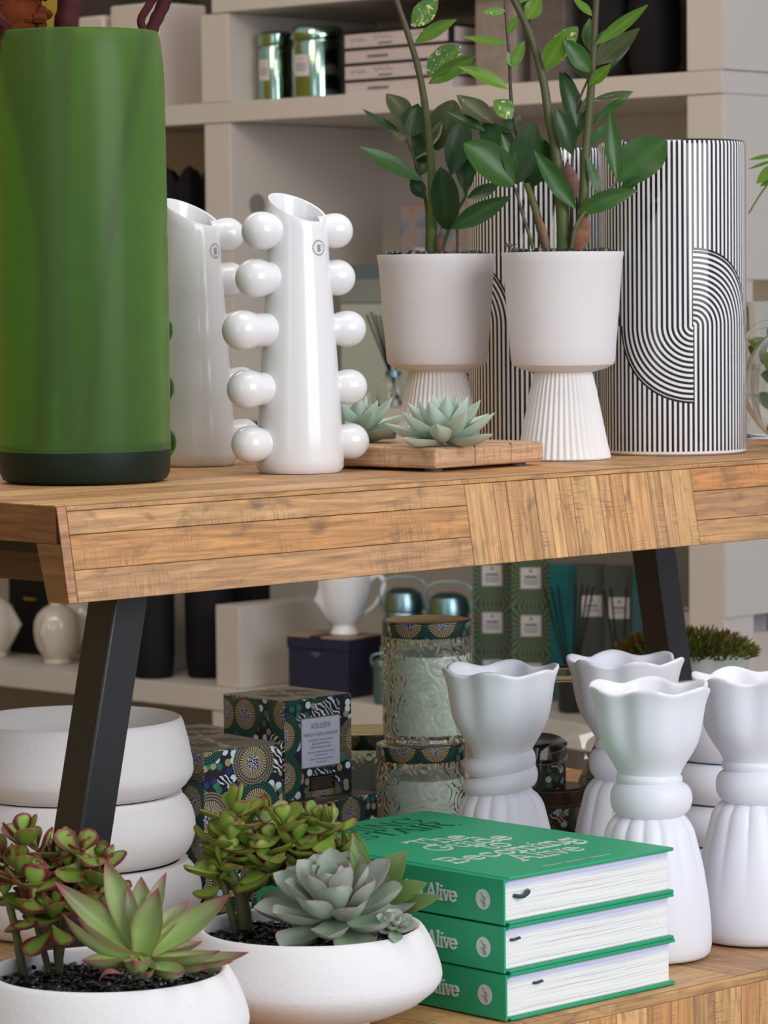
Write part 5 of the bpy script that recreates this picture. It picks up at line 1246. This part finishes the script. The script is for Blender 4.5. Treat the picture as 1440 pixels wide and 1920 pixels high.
def fm(th, z, r):
    a = (th - radians(198) + pi) % (2*pi) - pi; g = lambda ca, cz, wa, wz, am: am*math.exp(-((a-ca)/wa)**2 - ((z-cz)/wz)**2)
    return r + g(0,.072,.16,.013,.019) + g(0,.050,.28,.004,.007) + g(0,.043,.28,.004,.004) + g(0,.030,.35,.008,.006) - g(0,.088,.5,.006,.004) + g(0,.105,.7,.015,.003), z
mm.lathe([(.01, 0), (.026, 0), (.028, .003), (.0235, .010), (.022, .018), (.028, .026), (.038, .040), (.046, .065), (.050, .090), (.052, .118), (.0515, .128), (.048, .129), (.0475, .11), (.043, .06), (.02, .03), (.001, .028)], 96, fm)
obj('mug_body', mm, MT['gloss_white'], t)
mm = M(); mm.tube(smooth_pts([(.044, -.006, .098), (.062, -.010, .112), (.074, -.012, .100), (.070, -.012, .076), (.055, -.01, .052), (.037, -.006, .040)], 7), .0052, 12, flat=1.0); obj('handle', mm, MT['gloss_white'], t)
# lanterns
def lantern(px, py, dep, R, h, label):
    q = on_shelf(px, py, dep); t = thing('metal_lantern', label, 'lantern', (q.x, q.y, ZC), 0, 'blue-silver metal lanterns')
    mm = M(); mm.lathe([(.001, 0), (R*.9, 0), (R, .01), (R, h*.78), (R*.93, h*.8), (.001, h*.8)], 48); obj('canister', mm, MT['silverm'], t)
    mm = M(); mm.lathe([(.001, h*.805), (R*1.03, h*.805), (R*1.03, h*.88), (R*.9, h*.96), (R*.5, h), (.001, h*1.005)], 48); obj('lid', mm, MT['silverm'], t)
    mm = M(); mm.tube(smooth_pts([(R, 0, h*.8), (R*1.15, 0, h*1.0), (R*.6, 0, h*1.09), (-R*.6, 0, h*1.09), (-R*1.15, 0, h*1.0), (-R, 0, h*.8)], 8), .0017, 8); obj('wire_handle', mm, MT['silverm'], t)
lantern(757, 1290, .075, .0375, .210, 'blue-silver metal lantern directly behind the gold candle lid, left of the pair')
lantern(842, 1290, .085, .0385, .206, 'blue-silver metal lantern, right of the pair beside the olive boxes')
lantern(722, 1290, .022, .022, .085, 'small blue-silver lantern low beside the navy box')
# olive candle cartons, four in sight, 2 x 2
cz0 = on_shelf(960, 1250, .16); yv = .16
def carton(px, row, label, m='olive_burst', w_=.0705, h=.087, lab=True, dep=.16, s_off=(0, 0)):
    q = on_shelf(px, 1250, dep); t = thing('candle_carton', label, 'box', (q.x, q.y, ZC + .0005 + .004 + row*(h+.0006)), radians(-4), 'olive sunburst candle cartons')
    mm = M(); k = w_
    mm.box(0, w_, 0, w_, 0, h); 
    for f_ in range(6):
        for i_, uv_ in enumerate(((0,0),(1,0),(1,1),(0,1))): mm.uv[f_*4+i_] = uv_
    obj('carton', mm, MT[m], t, smooth=0)
    if lab:
        mm = M(); mm.box(w_*.24, w_*.76, -.0012, -.0002, h*.38, h*.82); lb = obj('paper_label', mm, MT['labelw'], t, smooth=0); mm = M()
        mm.box(w_*.47, w_*.53, -.0018, -.0012, h*.72, h*.78); mm.box(w_*.34, w_*.66, -.0018, -.0012, h*.60, h*.645); mm.box(w_*.30, w_*.70, -.0018, -.0012, h*.53, h*.55); mm.box(w_*.33, w_*.67, -.0018, -.0012, h*.47, h*.49); obj('label_print', mm, MT['ink'], lb, smooth=0)
q = on_shelf(885, 1250, .155); mm = M(); mm.box(0, .148, 0, .08, 0, .0040); simple('riser', mm, 'silverm', (q.x, q.y, ZC+.0003), 'low mirrored riser under the candle cartons', 'riser', rz=radians(-4))
for row, rn in ((0, 'bottom'), (1, 'middle'), (2, 'top')):
    carton(888, row, f'olive sunburst carton with a small label, left column, {rn} row'); carton(960, row, f'olive sunburst carton with a small label, right column, {rn} row')
# tall teal and olive packages behind black reeds
for px, w_, h, m, lb, lab in ((1032, .052, .262, 'teal', 0, 'tall dark teal glass package next to the olive cartons'), (1083, .052, .262, 'olive_burst', 1, 'tall olive diffuser package with a small label behind the reeds'), (1134, .052, .262, 'olive_burst', 1, 'tall olive diffuser package with a small label, right of its twin'), (1187, .044, .262, 'teal', 0, 'tall teal glass package near the right bench leg')):
    q = on_shelf(px, 1250, .165); t = thing('tall_package', lab, 'box', (q.x, q.y, ZC), radians(-4), 'tall teal and olive packages')
    mm = M(); mm.box(0, w_-.001, 0, .05, 0, h); obj('carton', mm, MT[m] if m == 'teal' else mat('olive_paper', (.055,.065,.05), .35, var=.3, vscale=30), t, smooth=0)
    if lb:
        mm = M(); mm.box(w_*.15, w_*.85, -.0012, -.0002, .170, .208); l2 = obj('paper_label', mm, MT['labelw'], t, smooth=0); mm = M(); mm.box(w_*.46, w_*.54, -.0018, -.0012, .198, .203); mm.box(w_*.3, w_*.7, -.0018, -.0012, .188, .191); mm.box(w_*.27, w_*.73, -.0018, -.0012, .181, .1825); obj('label_print', mm, MT['ink'], l2, smooth=0)
for k, (px, lab) in enumerate(((1072, 'black reed diffuser in front of the teal package'), (1165, 'black reed diffuser at the foot of the olive packages'))):
    q = on_shelf(px, 1250, .10); t = thing('reed_diffuser', lab, 'diffuser', (q.x, q.y, ZC), 0, 'black reed diffusers on the low shelf')
    mm = M(); mm.lathe([(.001, 0), (.024, 0), (.027, .004), (.027, .05), (.01, .06), (.01, .075), (.001, .075)], 36); obj('bottle', mm, MT['black_gloss'], t)
    for dx in ((-.048, -.036, -.024, .008, .020, .030, .040) if k == 0 else (-.03, -.018, .01)):
        mm = M(); mm.tube([(dx*.15, dx*.1, .07), (dx, dx*.2, .238 - abs(dx)*.2)], .0019, 6); obj('reed', mm, MT['black'], t)
t = sbox(1226, 1250, .06, ZC, .062, .05, .205, 'pink', 'blush pink carton with dark leaf print beside the right bench leg', 'box', 'pink_carton', az=radians(-4)); mm = M()
for z in (.165, .14, .12): mm.tube(smooth_pts([(.022, -.001, z), (.03, -.001, z+.008), (.044, -.001, z+.006)], 4), .0009, 5)
mm.box(0, .062, -.001, -.0003, .202, .2052); obj('leaf_print', mm, MT['ink'], t)
q = on_shelf(1242, 1100, .22); mm = M(); mm.lathe([(.01, 0), (.013, 0), (.013, .34), (.01, .345), (.001, .345)], 24); simple('black_bottle', mm, 'black_gloss', (q.x, q.y, ZC), 'tall thin black bottle behind the blush carton', 'bottle')
# behind the open right end
q = P(1368, 1240, 5.78); t = thing('white_box', 'white box showing under the end panel at the right edge', 'box', (q.x-.01, 5.78, ZC), radians(0)); mm = M(); mm.box(0, .14, 0, .10, 0, .163); obj('box_body', mm, MT['shelf_white'], t)
t = thing('lavender_box', 'lavender grey box with a script mark on top of the white box at right', 'box', (q.x-.01, 5.785, ZC+.1634), 0); mm = M(); mm.box(0, .075, 0, .11, 0, .03); obj('box_body', mm, mat('lavender_paper', (.34,.33,.42), .5), t)
q = P(1425, 700, 5.75); mm = M(); mm.lathe([(.02, 0), (.05, 0), (.055, .16), (.045, .17), (.001, .17)], 32); simple('dark_jug', mm, 'black_gloss', (q.x+.02, 5.76, ZB), 'dark pot in the open end of the shelving behind the terrariums', 'pot')

bpy.context.view_layer.update()
